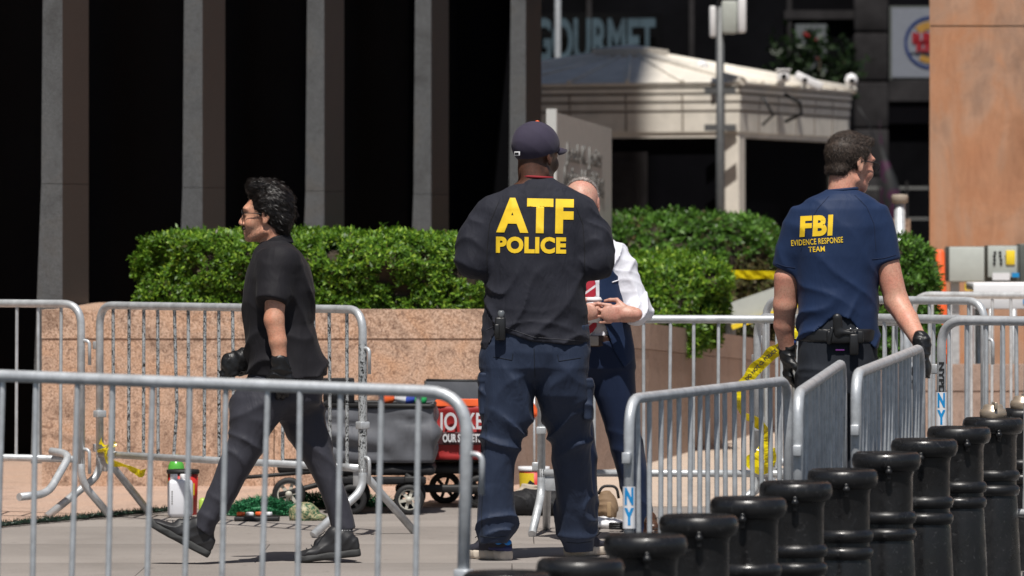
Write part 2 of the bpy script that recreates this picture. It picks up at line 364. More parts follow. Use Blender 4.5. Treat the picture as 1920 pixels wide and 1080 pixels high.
# ================================================================ GROUND
def road_z(X, Y):
    a = min(1, max(0, (X + .1) / .5)); d = max(0, 22.9 - Y)
    return -(.11 + .003 * d) * (1 - a) - (.175 + .0245 * d) * a if d < 9 else -(.14) * (1 - a) - .395 * a
def pavement_mat():
    m, nt, bs = nodes('concrete paving'); v = objvec(nt)
    f = noise(nt, 150, 4, .7, v); r = ramp(nt, [(.3, (.18, .158, .143)), (.5, (.265, .240, .222)), (.7, (.345, .313, .29))]); nt.links.new(f.outputs[0], r.inputs[0])
    b = noise(nt, .9, 7, .65, v, 1); rb = ramp(nt, [(.3, (.78, .77, .76)), (.6, (1.05, 1.04, 1.03))]); nt.links.new(b.outputs[0], rb.inputs[0])
    c = mixc(nt, .9, r.outputs[0], rb.outputs[0], 'MULTIPLY')
    s = noise(nt, 5, 3, .9, v); rs = ramp(nt, [(.31, (.30, .29, .28)), (.33, (1, 1, 1))]); nt.links.new(s.outputs[0], rs.inputs[0]); c = mixc(nt, .8, c, rs.outputs[0], 'MULTIPLY')
    g2 = noise(nt, 17, 2, .5, v); rg = ramp(nt, [(.24, (.4, .39, .38)), (.255, (1, 1, 1)), (.74, (1, 1, 1)), (.76, (1.2, 1.18, 1.15))]); nt.links.new(g2.outputs[0], rg.inputs[0]); c = mixc(nt, .7, c, rg.outputs[0], 'MULTIPLY')
    nt.links.new(c, bs.inputs['Base Color']); bs.inputs['Roughness'].default_value = .88; bump(nt, bs, f.outputs[0], .3, .003); return m
pav = pavement_mat()
# plaza slabs: one object of thick slabs with open 6 mm joints over a dark bed
mb = MB(); mb.prism([(-60, 22.9), (60, 22.9), (60, 240), (-60, 240)], -.05, -.012)
tag(mb.build('ground', M['dark_shaded_stone']), kind='structure')
mb = MB()
ys = [22.92, 24.33, 25.85, 27.4, 29.4]
for j in range(4):
    off = [.0, .45, .1, .7][j]
    for i in range(-5, 6):
        x0 = i * 1.55 + off; mb.box((x0 + .775, (ys[j] + ys[j + 1]) / 2, -.03), (1.55 - .0025, ys[j + 1] - ys[j] - .0025, .06), bev=.003)
mb.prism([(-60, 22.92), (-7.8, 22.92), (-7.8, 29.4), (-60, 29.4)], -.06, 0); mb.prism([(10, 22.92), (60, 22.92), (60, 29.4), (10, 29.4)], -.06, 0)
mb.prism([(8.8, 22.92), (10, 22.92), (10, 29.4), (8.8, 29.4)], -.06, 0)
tag(mb.build('pavement', pav), kind='structure')
mb = MB()
mb.prism([(-2.02, 27.25 + 1.7), (-1.6, 29.15), (.15, 29.42), (.15, 34), (-.5, 60), (-60, 60), (-60, 26.2), (-2.9, 27.0), (-2.45, 27.35)], -.011, .004)
tag(mb.build('granite_paving', M['granite_floor']), kind='structure')
mb = MB(); mb.prism([(.155, 29.42), (60, 29.42), (60, 70), (.155, 70)], -.011, .004); tag(mb.build('beige_paving', M['beige_floor']), kind='structure')
V = []; Q = []; xs = np.linspace(-60, 60, 241); yy = np.linspace(-40, 22.75, 120)
for y in yy:
    for x in xs: V.append((x, y, road_z(x, y) - .0))
nx = len(xs)
for j in range(len(yy) - 1):
    for i in range(nx - 1): Q.append((j * nx + i, j * nx + i + 1, (j + 1) * nx + i + 1, (j + 1) * nx + i))
asph = simple('asphalt', (.055, .055, .055), .9, var=.25, nscale=60, bmp=.4)
tag(mesh_np and link('road', mesh_np('road', np.array(V), np.array(Q), False), asph), kind='structure')
mb = MB()
for i in range(-12, 13): mb.box((i * 2.4, 22.83, -.14), (2.39, .16, .285), bev=.012)
tag(mb.build('kerb', M['col_side']), kind='structure')

# ================================================================ OFFICE BUILDING with granite fins
bl = tag(empty('office_building', (-2.766, 35, 0)), 'dark office tower with grey granite fins between black glass bays', 'building')
fd = Vector((.719, 2.615, 0)).normalized(); fn = Vector((fd.y, -fd.x, 0))       # along the facade, outward normal
org = Vector((-2.766, 35, 0))
def fp(t, n, z): return fd * t + fn * n + Vector((0, 0, z))                     # local to the building's base
step = Vector((.719, 2.615, 0)).length
mpol, ntp, bsp = nodes('polished granite'); vv = objvec(ntp); nn = noise(ntp, 150, 3, .7, vv); rr_ = ramp(ntp, [(.35, (.026, .026, .027)), (.65, (.058, .058, .060))]); ntp.links.new(nn.outputs[0], rr_.inputs[0])
ntp.links.new(rr_.outputs[0], bsp.inputs['Base Color']); bsp.inputs['Roughness'].default_value = .38; bsp.inputs['Specular IOR Level'].default_value = .3
M['polished'] = mpol
dep = .108; wid = .48
for n in range(-3, 5):
    w = wid
    for (z0, z1, g) in ((0, 1.725, .004), (1.728, 5.2, 0)):
        c = MB(); t0 = n * step; fl = .10 if z0 == 0 else 0
        P = []
        for z in (z0, z1):
            k = max(0, (1.3 - z) / 1.3) * .16 if z0 == 0 else 0
            k = {0: .10, 1.725: .030, 1.728: .030}.get(z, 0)
            P += [fp(t0, -dep - k, z), fp(t0, 0, z), fp(t0 + w, 0, z), fp(t0 + w, -dep - k, z)]
        c.add(P, [(3, 2, 1, 0), (4, 5, 6, 7), (0, 1, 5, 4), (1, 2, 6, 5), (2, 3, 7, 6), (3, 0, 4, 7)])
        me = c.mesh('column'); me.materials.append(M['col_side']); me.materials.append(M['polished'])
        for p in me.polygons:
            if p.normal.dot(fn) > .9: p.material_index = 1
        link('column', me, None, bl)
g = MB(); P = [fp(-3 * step - 1, -.62, z) for z in (0, 5.2)] + [fp(4 * step + .2, -.62, z) for z in (0, 5.2)] + [fp(4 * step + .2, -.9, z) for z in (0, 5.2)] + [fp(-3 * step - 1, -.9, z) for z in (0, 5.2)]
g.add(P, [(0, 1, 3, 2), (2, 3, 5, 4), (4, 5, 7, 6), (6, 7, 1, 0), (0, 2, 4, 6), (1, 7, 5, 3)]); g.build('glass_wall', M['bay'], bl)
g = MB(); P = [fp(4 * step + .2, -.88, 0), fp(4 * step + .2, -.10, 0), fp(4 * step + .3, -.10, 0), fp(4 * step + .3, -.88, 0)]; g.prism([(p.x, p.y) for p in P], 0.0, 5.19); g.build('end_wall', M['bay'], bl)
g = MB()
for n in range(-3, 4):
    for q in (.5,): g.box(fp((n + q) * step + .2, -.60, 2.6), (.05, .05, 5.2), rz=math.atan2(fd.y, fd.x))
g.build('mullion', M['bay'], bl)
up = MB(); far = 4 * step + .48
P = [fp(-3 * step - 6, -26, 0), fp(-3 * step - 6, .02, 0), fp(far, .02, 0), fp(far, -26, 0)]
up.prism([(p.x, p.y) for p in P], 5.2, 62); up.build('upper_floors', M['col_side'], bl)
lo = MB(); P = [fp(-3 * step - 6, -26, 0), fp(-3 * step - 6, -.95, 0), fp(far - .4, -.95, 0), fp(far - .4, -26, 0)]
lo.prism([(p.x, p.y) for p in P], 0, 5.19); lo.build('lobby_core', M['shaded_shop'], bl)

# ================================================================ PLANTER WALLS, SOIL, HEDGES
def planter(name, path, tops, th, mat, label, back=(), capz=.16, clean=False, joints=1.3):
    o = tag(empty(name, (path[0][0], path[0][1], 0)), label, 'planter wall'); ox, oy = path[0][:2]
    for i in range(len(path) - 1):
        a, b = Vector((*path[i], 0)), Vector((*path[i + 1], 0)); L = (b - a).length; d = (b - a) / L; nrm = Vector((-d.y, d.x, 0))
        k = max(1, round(L / joints)); body = MB(); cap = MB()
        for j in range(k):
            t0, t1 = j / k, (j + 1) / k; g0 = .0025 / L
            h0 = tops[i] + (tops[i + 1] - tops[i]) * t0; h1 = tops[i] + (tops[i + 1] - tops[i]) * t1
            for mbb, za, zb, ex in ((body, (0, 0), (h0 - capz - .003, h1 - capz - .003), 0), (cap, (h0 - capz, h1 - capz), (h0, h1), .006)):
                p, q = a + d * L * (t0 + g0), a + d * L * (t1 - g0); p2, q2 = p + nrm * th, q + nrm * th; p = p - nrm * ex; q = q - nrm * ex
                mbb.prism([(p.x - ox, p.y - oy), (q.x - ox, q.y - oy), (q2.x - ox, q2.y - oy), (p2.x - ox, p2.y - oy)], [za[0], za[1], za[1], za[0]], [zb[0], zb[1], zb[1], zb[0]])
        body.build('wall_face', mat, o); cap.build('coping', mat, o)
    return o
PW = [(-2.63, 31.8), (-.03, 31.8)]
planter('planter_wall', PW, [.99, .99], .3, M['granite'], 'pink granite planter wall under the clipped yew hedge')
planter('planter_wall', [(-.02, 31.82), (.84, 35.05), (1.59, 39.57), (2.2, 43.5)], [.985, .867, .712, .57], .3, M['granite_shaded'], 'sloping granite planter wall, shade browned into its colour, running away behind the open barrier', joints=1.6)
planter('planter_wall', [(1.98, 35.5), (5.2, 35.5)], [.60, .60], .3, M['granite_shaded'], 'low granite planter wall, shade browned into its colour, under the right hand bush')
s = MB(); s.prism([(-2.6, 32.1), (.0, 32.1), (1.2, 39.6), (1.8, 43.6), (-.2, 44), (-1.5, 38), (-2.6, 36)], .3, .50); tag(s.build('planter_soil', M['soil']), kind='structure')
s = MB(); s.prism([(2.0, 35.8), (5.1, 35.8), (5.1, 38), (2.0, 38)], .3, .5); tag(s.build('bush_soil', M['soil']), kind='structure')
s = MB(); s.prism([(-2.62, 32.1), (-2.35, 32.1), (-2.35, 36), (-2.62, 36)], 0, .985); s.build('planter_return', M['granite']); tag(bpy.data.objects['planter_return'], kind='structure')

leaf = leafmat('yew leaves', [(0, (.10, .07, .03)), (.03, (.04, .10, .012)), (.4, (.085, .20, .018)), (.8, (.17, .33, .028)), (1, (.34, .50, .055))], .3)
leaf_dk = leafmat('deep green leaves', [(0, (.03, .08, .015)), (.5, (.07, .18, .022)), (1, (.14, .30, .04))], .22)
leaf_br = leafmat('brown twigs', [(0, (.05, .045, .02)), (.5, (.10, .085, .035)), (.8, (.06, .10, .02)), (1, (.17, .12, .06))], .15)
twig = simple('twigs', (.035, .025, .015), .9, var=.4, nscale=20)
def hedge(name, lo, hi, n, label, mat, size=.042, rnd=.18, bumpy=.06, needles=7, brown_below=None, rot=0):
    lo = np.array(lo, float); hi = np.array(hi, float); c = (lo + hi) / 2; h = (hi - lo) / 2; R0 = random.random() * 90
    o = tag(empty(name, (c[0], c[1], lo[2]), rot), label, 'hedge'); off = np.array([0, 0, h[2]])
    def surf(D):                                 # rounded box surface point along direction
        p = 5.0; k = 1 / ((np.abs(D / h) ** p).sum(1)) ** (1 / p); P = D * k[:, None]
        w = vnoise(((P + R0) * 4.2).astype(np.float32)) - .5; w2 = vnoise(((P + R0) * 11).astype(np.float32)) - .5
        return P * (1 + ((w * 1.5 + w2 * .7) * bumpy / np.linalg.norm(h * [.3, .3, 1]))[:, None]), w, w2
    areas = 2 * h[1] * 2 * h[2], 2 * h[0] * 2 * h[2], 4 * h[0] * h[1]; pr = np.array([areas[0], areas[0], areas[1], areas[1] * .25, areas[2]]); pr /= pr.sum()
    face = rng.choice(5, n, p=pr); U = rng.uniform(-1, 1, (n, 3)) * h
    U[face == 0, 0] = -h[0]; U[face == 1, 0] = h[0]; U[face == 2, 1] = -h[1]; U[face == 3, 1] = h[1]; U[face == 4, 2] = h[2]
    P, w, w2 = surf(U); nrm = (P / h) ** 5; nrm /= np.linalg.norm(nrm, axis=1)[:, None]
    P = P - nrm * (rng.random(n) ** 2 * .07 - (rng.random(n) > .93) * rng.random(n) * .035)[:, None]
    kp_ = vnoise(((P + R0) * 10).astype(np.float32)) > .30; P, nrm, w, w2 = P[kp_], nrm[kp_], w[kp_], w2[kp_]; n = len(P)
    T = nrm + rng.normal(0, .45, (n, 3)) + [0, 0, .35]; T /= np.linalg.norm(T, axis=1)[:, None]
    a = np.cross(T, rng.normal(0, 1, (n, 3))); a /= np.linalg.norm(a, axis=1)[:, None]; b = np.cross(T, a)
    S = size * rng.uniform(.6, 1.35, n)
    Vs = []; 
    for k in range(needles):
        an = 2 * math.pi * k / needles + rng.uniform(0, 1, n); r = (np.cos(an)[:, None] * a + np.sin(an)[:, None] * b)
        up_ = T * rng.uniform(.1, .9, n)[:, None]; d = r * .75 + up_; d /= np.linalg.norm(d, axis=1)[:, None]
        s_ = np.cross(d, T); s_ /= np.linalg.norm(s_, axis=1)[:, None] + 1e-9; L = S * rng.uniform(.6, 1.1, n); base = P + T * (S * .25 * (k % 3))[:, None]
        wd = (S * .17)[:, None]
        Vs.append(np.stack([base, base + d * L[:, None] * .55 + s_ * wd, base + d * L[:, None], base + d * L[:, None] * .55 - s_ * wd], 1))
    V = np.stack(Vs, 1)                          # n, needles, 4, 3
    keep = np.ones(n, bool)
    def out(sel, nm, mt):
        v = V[sel].reshape(-1, 3) + off; q = np.arange(len(v)).reshape(-1, 4)
        link(nm, mesh_np(nm, v, q, False), mt, o)
    if brown_below is None: out(keep, 'foliage', mat)
    else:
        zz = P[:, 2] + h[2] + (w * .25); br = (zz < brown_below) | (rng.random(n) < .10); out(~br, 'foliage', mat); out(br, 'bare_twigs', leaf_br)
    u = np.linspace(-1, 1, 15); core = MB(); bm = bmesh.new(); bmesh.ops.create_cube(bm, size=2); bmesh.ops.subdivide_edges(bm, edges=list(bm.edges), cuts=9, use_grid_fill=True)
    D = np.array([v.co[:] for v in bm.verts]) * h; Pc, _, _ = surf(D); Pc = Pc * (1 - .045 / h)
    for v, p in zip(bm.verts, Pc): v.co = Vector(p + off)
    me = bpy.data.meshes.new('branches'); bm.to_mesh(me); bm.free(); link('branches', me, twig, o)
    return o
hedge('hedge', (-2.14, 32.22, .86), (-.0, 33.5, 1.40), 26000, 'long bright green clipped yew hedge on the pink planter wall', leaf, .033, bumpy=.085)
hedge('hedge', (.34, 36.8, .62), (1.38, 38.4, 1.25), 10500, 'rounded yew hedge behind the barrier beside the vest wearer', leaf, rnd=.3, bumpy=.09)
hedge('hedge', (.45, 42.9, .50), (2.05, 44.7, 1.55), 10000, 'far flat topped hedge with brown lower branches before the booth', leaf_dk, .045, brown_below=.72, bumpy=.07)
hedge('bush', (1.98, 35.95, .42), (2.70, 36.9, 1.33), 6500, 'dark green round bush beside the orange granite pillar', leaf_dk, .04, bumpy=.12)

# ================================================================ KIOSK
K0 = Vector((.023 + (1383 - 960) / F * 62, 62, 0)); ka = math.radians(-21)
kx = Vector((-math.cos(ka), -math.sin(ka), 0)); ky = Vector((-math.sin(ka), math.cos(ka), 0))   # left face, right face directions from the near corner
kx = Vector((-math.cos(math.radians(21)), math.sin(math.radians(21)), 0)); ky = Vector((math.sin(math.radians(21)), math.cos(math.radians(21)), 0))
ks = tag(empty('guard_booth', K0), 'cream guard booth with stepped cornice and pyramid roof', 'booth'); kw = 3.95
def kp(a, b, z): return kx * a + ky * b + Vector((0, 0, z))
def kbox(mb, a0, a1, b0, b1, z0, z1):
    P = [kp(a, b, z) for z in (z0, z1) for a, b in ((a0, b0), (a1, b0), (a1, b1), (a0, b1))]
    mb.add(P, [(3, 2, 1, 0), (4, 5, 6, 7), (0, 1, 5, 4), (1, 2, 6, 5), (2, 3, 7, 6), (3, 0, 4, 7)])
m = MB()
for (e, z0, z1) in ((.0, 2.56, 2.775), (.006, 2.80, 2.875), (.014, 2.90, 2.965), (.022, 2.99, 3.04), (.035, 3.06, 3.10)): kbox(m, -e, kw + e, -e, kw + e, z0, z1)
m.build('cornice', M['kiosk'], ks)
m = MB(); kbox(m, .012, kw - .012, .012, kw - .012, 2.57, 3.09); m.build('cornice_core', M['kiosk_dark'], ks)
m = MB(); kbox(m, .02, kw - .02, .02, kw - .02, 2.50, 2.559); m.build('soffit', M['kiosk'], ks)
for i in range(1, 6):
    a = i * kw / 6
    for (e, z0, z1) in ((.003, 2.57, 2.77), (.009, 2.81, 2.87), (.017, 2.905, 2.96)):
        m = MB(); kbox(m, a - .008, a + .008, -e - .002, -e + .02, z0, z1); m.build('panel_joint', M['kiosk_dark'], ks); m = MB(); kbox(m, -e - .002, -e + .02, a - .008, a + .008, z0, z1); m.build('panel_joint', M['kiosk_dark'], ks)
m = MB(); e = .05; cc = 0; zb = 3.10; r0 = .26
B4 = [kp(-e, -e, zb), kp(kw + e, -e, zb), kp(kw + e, kw + e, zb), kp(-e, kw + e, zb)]; T4 = [kp(kw / 2 + sx * r0, kw / 2 + sy * r0, 3.46) for sx, sy in ((-1, -1), (1, -1), (1, 1), (-1, 1))]
m.add(B4 + T4, [(0, 1, 5, 4), (1, 2, 6, 5), (2, 3, 7, 6), (3, 0, 4, 7), (4, 5, 6, 7), (3, 2, 1, 0)]); m.build('roof', M['kiosk'], ks)
m = MB()
for i in range(4): m.tube([B4[i] + Vector((0, 0, .01)), T4[i] + Vector((0, 0, .01))], .045, 8)
for i in range(4):
    for q in (.17, .33, .5, .67, .83):
        p = B4[i].lerp(B4[(i + 1) % 4], q); t = T4[i].lerp(T4[(i + 1) % 4], min(1, max(0, (q - .5) * 1.0 + .5)))
        m.tube([p + Vector((0, 0, .012)), t + Vector((0, 0, .012))], .022, 6)
m.build('roof_ribs', M['kiosk'], ks)
m = MB(); kbox(m, kw / 2 - .34, kw / 2 + .34, kw / 2 - .34, kw / 2 + .34, 3.38, 3.54)
m.add([kp(kw / 2 + sx * .34, kw / 2 + sy * .34, 3.541) for sx, sy in ((-1, -1), (1, -1), (1, 1), (-1, 1))] + [kp(kw / 2, kw / 2, 3.60)], [(0, 1, 4), (1, 2, 4), (2, 3, 4), (3, 0, 4)]); m.build('roof_cap', M['kiosk'], ks)
for a, b, w in ((.11, .11, .20), (kw - .1, .08, .14), (.08, kw - .1, .12), (kw - .1, kw - .1, .14), (kw / 2 + .1, .07, .08)):
    p = MB(); kbox(p, a - w / 2, a + w / 2, b - w / 2, b + w / 2, 0, 2.50); p.build('post', M['kiosk'], ks)
p = MB(); kbox(p, .1, kw - .1, .1, .14, .004, 1.0); kbox(p, .1, .14, .1, kw - .1, .004, 1.0); kbox(p, kw - .14, kw - .1, .1, kw - .1, .004, 1.0); kbox(p, .1, kw - .1, kw - .14, kw - .1, .004, 1.0); p.build('lower_wall', M['kiosk'], ks)
p = MB(); kbox(p, .1, kw - .1, .11, .13, 1.0, 2.50); kbox(p, .11, .13, .1, kw - .1, 1.0, 2.50); kbox(p, kw - .13, kw - .11, .1, kw - .1, 1.0, 2.50); kbox(p, .1, kw - .1, kw - .13, kw - .11, 1.0, 2.50); p.build('window_glass', M['black_glass'], ks)
p = MB(); kbox(p, 1.1, 1.75, .085, .10, 1.0, 2.35); kbox(p, 1.2, 1.65, .07, .086, 1.0, 2.25); p.build('door', M['dark_shaded_stone'], ks)
p = MB(); p.tube([kp(-.12, 1.2, 3.0), kp(-.28, 1.25, 2.9), kp(-.25, 1.4, 2.78), kp(-.03, 1.5, 2.7)], .02); p.tube([kp(-.1, .5, 2.95), kp(-.2, .55, 2.75), kp(-.03, .7, 2.65)], .015); p.build('cable', M['black'], ks)
# pole with box at the booth's corner
pl = tag(empty('antenna_pole', K0 + kp(.13, -.28, 0)), 'steel pole with white antenna box rising in front of the booth corner', 'pole')
pm = MB(); pm.tube([(0, 0, 0), (0, 0, 4.12)], .045, 12); pm.box((0, .0, 2.60), (.34, .06, .07)); pm.box((0, 0, 3.0), (.34, .06, .07)); pm.build('pole_shaft', simple('dull steel', (.12, .125, .13), .5, .3), pl)
pm = MB(); pm.box((.10, 0, 3.80), (.17, .16, .36), bev=.02); pm.build('cabinet_back', M['box_grey'], pl)
pm = MB(); pm.box((.235, -.02, 3.82), (.09, .2, .38), bev=.02); pm.box((-.08, -.02, 3.75), (.07, .08, .34), bev=.02); pm.box((.06, -.0, 4.06), (.34, .2, .1), bev=.02); pm.build('antenna_box', M['white'], pl)
def camera_unit(loc, kind, lab):
    o = tag(empty('security_camera', loc), lab, 'security camera', 'cameras mounted on the booth')
    o.scale = (.78, .78, .78)
    a = MB(); a.tube([(0, 0, -.02), (0, 0, .07)], .025, 8); a.build('bracket', M['galv'], o); a = MB()
    if kind == 0: a.box((0, -.03, .12), (.17, .3, .16), bev=.03); a.box((.0, -.03, .21), (.2, .34, .02), bev=.005)
    elif kind == 1: a.lathe([(.01, -.09), (.08, -.07), (.1, 0), (.07, .07), (.01, .1)], (0, 0, .13), 20)
    else: a.box((0.06, -.05, .1), (.42, .12, .12), R=Matrix.Rotation(.45, 3, 'Y'), bev=.02)
    a.build('housing', M['white'], o)
    a = MB(); a.lathe([(.001, 0), (.035, 0), (.04, .02)], (0, -.2, .11), 16, 'Y'); a.build('lens', M['black_glass'], o)
camera_unit(K0 + kp(-.12, 1.15, 3.10), 0, 'white boxy camera on the right cornice of the booth')
camera_unit(K0 + kp(-.12, 1.9, 3.08), 2, 'long slanting white camera on the right cornice of the booth')
camera_unit(K0 + kp(-.1, kw - .25, 3.12), 1, 'round white camera at the far right roof corner of the booth')
camera_unit(K0 + kp(.75, .9, 3.2), 1, 'small round camera on the booth roof slope')

# ================================================================ NAME SIGN SLAB
def text_mesh(body, size, depth=.002, bold=0.0, align='CENTER', space=1.0, extrude_res=4):
    c = bpy.data.curves.new('letters', 'FONT'); c.body = body; c.size = size; c.extrude = depth; c.offset = bold; c.align_x = align; c.align_y = 'CENTER'; c.space_character = space; c.resolution_u = extrude_res
    o = bpy.data.objects.new('letters', c); COL.objects.link(o); dg = bpy.context.evaluated_depsgraph_get(); dg.update()
    me = bpy.data.meshes.new_from_object(o.evaluated_get(dg)); bpy.data.objects.remove(o); bpy.data.curves.remove(c); return me
a, b = at(1040, 450, 41.2), at(1147, 450, 42.9); a.z = b.z = 0; d = (b - a).normalized(); L = (b - a).length; nn = Vector((d.y, -d.x, 0))
sg = tag(empty('name_sign', a), 'tall slab sign, shade greyed into its face, with engraved name lines behind the capped officer', 'sign')
th = .05
P = [Vector((0, 0, 0)), d * L, d * L - nn * th, -nn * th]
m = MB(); m.prism([(p.x, p.y) for p in P], 0, [2.31, 2.22, 2.22, 2.31]); m.build('slab', M['sign_shaded'], sg)
m = MB(); q = [-d * .03 + nn * .02, -d * .003 + nn * .02, -d * .003 - nn * (th + .005), -d * .03 - nn * (th + .005)]; m.prism([(p.x, p.y) for p in q], 0, 2.33); m.build('slab_edge', M['white_sign'], sg)
ang = math.atan2(d.y, d.x)
for txt, z, sz in (('Jacob K. Javits', 2.00, .19), ('Federal Building', 1.82, .19), ('and Court of', 1.66, .10), ('International Trade', 1.56, .10)):
    me = text_mesh(txt, sz, .004, .004); w = max(v.co.x for v in me.vertices) - min(v.co.x for v in me.vertices); k = (L * .78) / w if w > L * .78 else 1
    me.transform(Matrix.Diagonal((k, 1, 1, 1))); sh = Matrix.Identity(4); sh[1][0] = -.035; me.transform(sh)
    me.transform(Matrix.Rotation(math.pi / 2, 4, 'X')); me.transform(Matrix.Rotation(ang, 4, 'Z')); o = link('lettering', me, M['sign_text'], sg, d * L * .5 + nn * .006 + Vector((0, 0, z)))

# ================================================================ GRANITE PILLAR BUILDING, LOW WALL, CABINETS
pb = tag(empty('granite_pillar', (3.23, 44, 0)), 'huge orange granite building pier filling the right edge', 'pillar')
for i, (z0, z1) in enumerate(((.0, 3.03), (3.04, 5.6), (5.61, 60))):
    for x0, x1 in ((0, 9),):
        m = MB(); m.prism([(x0, 0), (x1, 0), (x1, 12), (x0 + (1.25 if x0 == 0 else .005), 12)], z0, z1); m.build('stone_block', M['granite_pillar'], pb)
w = tag(empty('low_wall', (2.5, 46, 0)), 'low pinkish granite wall running up to the orange pillar', 'wall'); m = MB(); m.prism([(0, 0), (.72, 0), (.72, .4), (0, .4)], 0, 1.44); m.build('wall_face', M['granite'], w)
m = MB(); m.prism([(-.02, -.02), (.72, -.02), (.72, .42), (-.02, .42)], 1.442, 1.55); m.build('coping', M['granite'], w)
o = tag(empty('vent_post', at(1687, 450, 42) * Vector((1, 1, 0)) if False else Vector(((1687 - 960) / F * 42, 42, 0))), 'grey steel post with tan cap before the low granite wall', 'post')
m = MB(); m.tube([(0, 0, 0), (0, 0, 1.66)], .040, 14); m.build('shaft', M['galv'], o); m = MB(); m.lathe([(.045, 1.65), (.060, 1.66), (.062, 1.70), (.055, 1.715), (.001, 1.718)], seg=18); m.build('cap', simple('dull tan', (.30, .25, .20), .8), o)
def cabinet(px0, px1, y0, y1, Y, d, mat, lab, name='utility_cabinet'):
    a = at(px0, y0, Y); b = at(px1, y1, Y); o = tag(empty(name, ((a.x + b.x) / 2, Y, 0)), lab, 'cabinet'); w = b.x - a.x; h = a.z - b.z
    return o, w, a.z, b.z
o, w, zt, zb = cabinet(1778, 1850, 462, 529, 41, .3, None, 'plain grey green electrical cabinet beside the pillar')
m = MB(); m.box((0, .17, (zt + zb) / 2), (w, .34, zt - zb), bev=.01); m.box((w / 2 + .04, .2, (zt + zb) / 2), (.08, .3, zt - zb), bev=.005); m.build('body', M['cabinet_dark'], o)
m = MB(); m.box((-.0, -.012, (zt + zb) / 2), (w - .012, .02, zt - zb - .01), bev=.004); m.build('door', M['box_grey'], o)
m = MB(); m.box((-.08, .15, zb / 2), (.06, .1, zb)); m.box((.08, .15, zb / 2), (.06, .1, zb)); m.build('stand', M['galv'], o); m = MB(); m.box((.03, -.01, zb - .035), (.1, .03, .05)); m.build('yellow_tag', M['yellow'], o)
o, w, zt, zb = cabinet(1852, 1912, 460, 532, 39.5, .3, None, 'control cabinet with stencilled marks and yellow sticker')
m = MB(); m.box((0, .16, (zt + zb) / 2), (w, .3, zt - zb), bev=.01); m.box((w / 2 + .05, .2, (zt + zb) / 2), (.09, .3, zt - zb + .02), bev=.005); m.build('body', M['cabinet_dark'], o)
m = MB(); m.box((-.01, -.01, (zt + zb) / 2 + .02), (w - .02, .016, zt - zb - .05), bev=.003); m.build('door', M['box_grey'], o)
m = MB()
for i in range(3):
    x = -w / 2 + .045 + i * .042
    for j in range(4): m.box((x + rng.uniform(-.004, .004), -.022, zt - .05 - j * .026), (.018, .004, .017))
m.build('stencil_marks', M['black'], o)
m = MB(); m.box((.045, -.024, zt - .085), (.062, .008, .10), bev=.003); m.build('yellow_sticker', M['yellow'], o)
m = MB(); m.box((-.02, -.022, zb + .05), (.12, .006, .05)); m.build('white_sticker', M['white'], o); m = MB(); m.box((.08, -.022, zb + .06), (.05, .006, .03)); m.build('blue_sticker', M['blue_label'], o)
m = MB(); m.tube([(-.08, .1, 0), (-.08, .1, zb)], .02); m.tube([(.08, .1, 0), (.08, .1, zb)], .02); m.build('stand', M['galv'], o)
# jersey block covered with white sheeting and a blue stripe
o = tag(empty('site_table', (3.35, 37.0, 0)), 'white sheeted table with blue stripe behind the far right barriers', 'table')
m = MB(); m.box((.15, 0, 1.08), (1.05, .6, .05), bev=.01); m.box((.15, -.31, 1.015), (1.05, .02, .16), bev=.004); m.build('sheeting', M['white'], o)
m = MB(); m.box((.22, -.324, .99), (.55, .006, .045)); m.build('blue_stripe', M['blue_label'], o)
for sx in (-.3, .6):
    for sy in (-.22, .22): m = MB(); m.tube([(sx, sy, 0), (sx, sy, 1.06)], .02); m.build('leg', M['galv'], o)
o = tag(empty('grey_ramp', (at(1405, 450, 40).x, 40.2, 0)), 'sloping grey metal ramp panel with yellow edge beyond the barrier', 'ramp')
m = MB(); m.add([(-.17, 0, .83), (.35, 0, 1.03), (.35, 1.1, 1.03), (-.17, 1.1, .83), (-.17, 0, .88), (.35, 0, 1.06), (.35, 1.1, 1.06), (-.17, 1.1, .88)], [(3, 2, 1, 0), (4, 5, 6, 7), (0, 1, 5, 4), (1, 2, 6, 5), (2, 3, 7, 6), (3, 0, 4, 7)]); m.box((.1, .0, .93), (.5, .03, .16), R=Matrix.Rotation(-.33, 3, 'Y')); m.build('ramp_deck', M['box_grey'], o)
m = MB(); m.box((.12, -.03, .845), (.5, .02, .035), R=Matrix.Rotation(-.33, 3, 'Y')); m.build('yellow_edge', M['yellow'], o)
for x_, y_, z_ in ((-.1, .2, .86), (.3, .2, 1.0), (-.1, 1, .86), (.3, 1, 1.0)): m = MB(); m.tube([(x_, y_, 0), (x_, y_, z_)], .02); m.build('ramp_leg', M['galv'], o)
o = tag(empty('traffic_cone', (at(1766, 450, 41.6).x, 41.8, 0)), 'orange cone top peeking beside the grey cabinet', 'cone')
m = MB(); m.lathe([(.10, .0), (.075, .5), (.035, 1.29), (.02, 1.31)], seg=20); m.build('cone_body', M['orange'], o); m = MB(); m.box((0, 0, .02), (.36, .36, .035), bev=.01); m.build('base', M['black'], o)

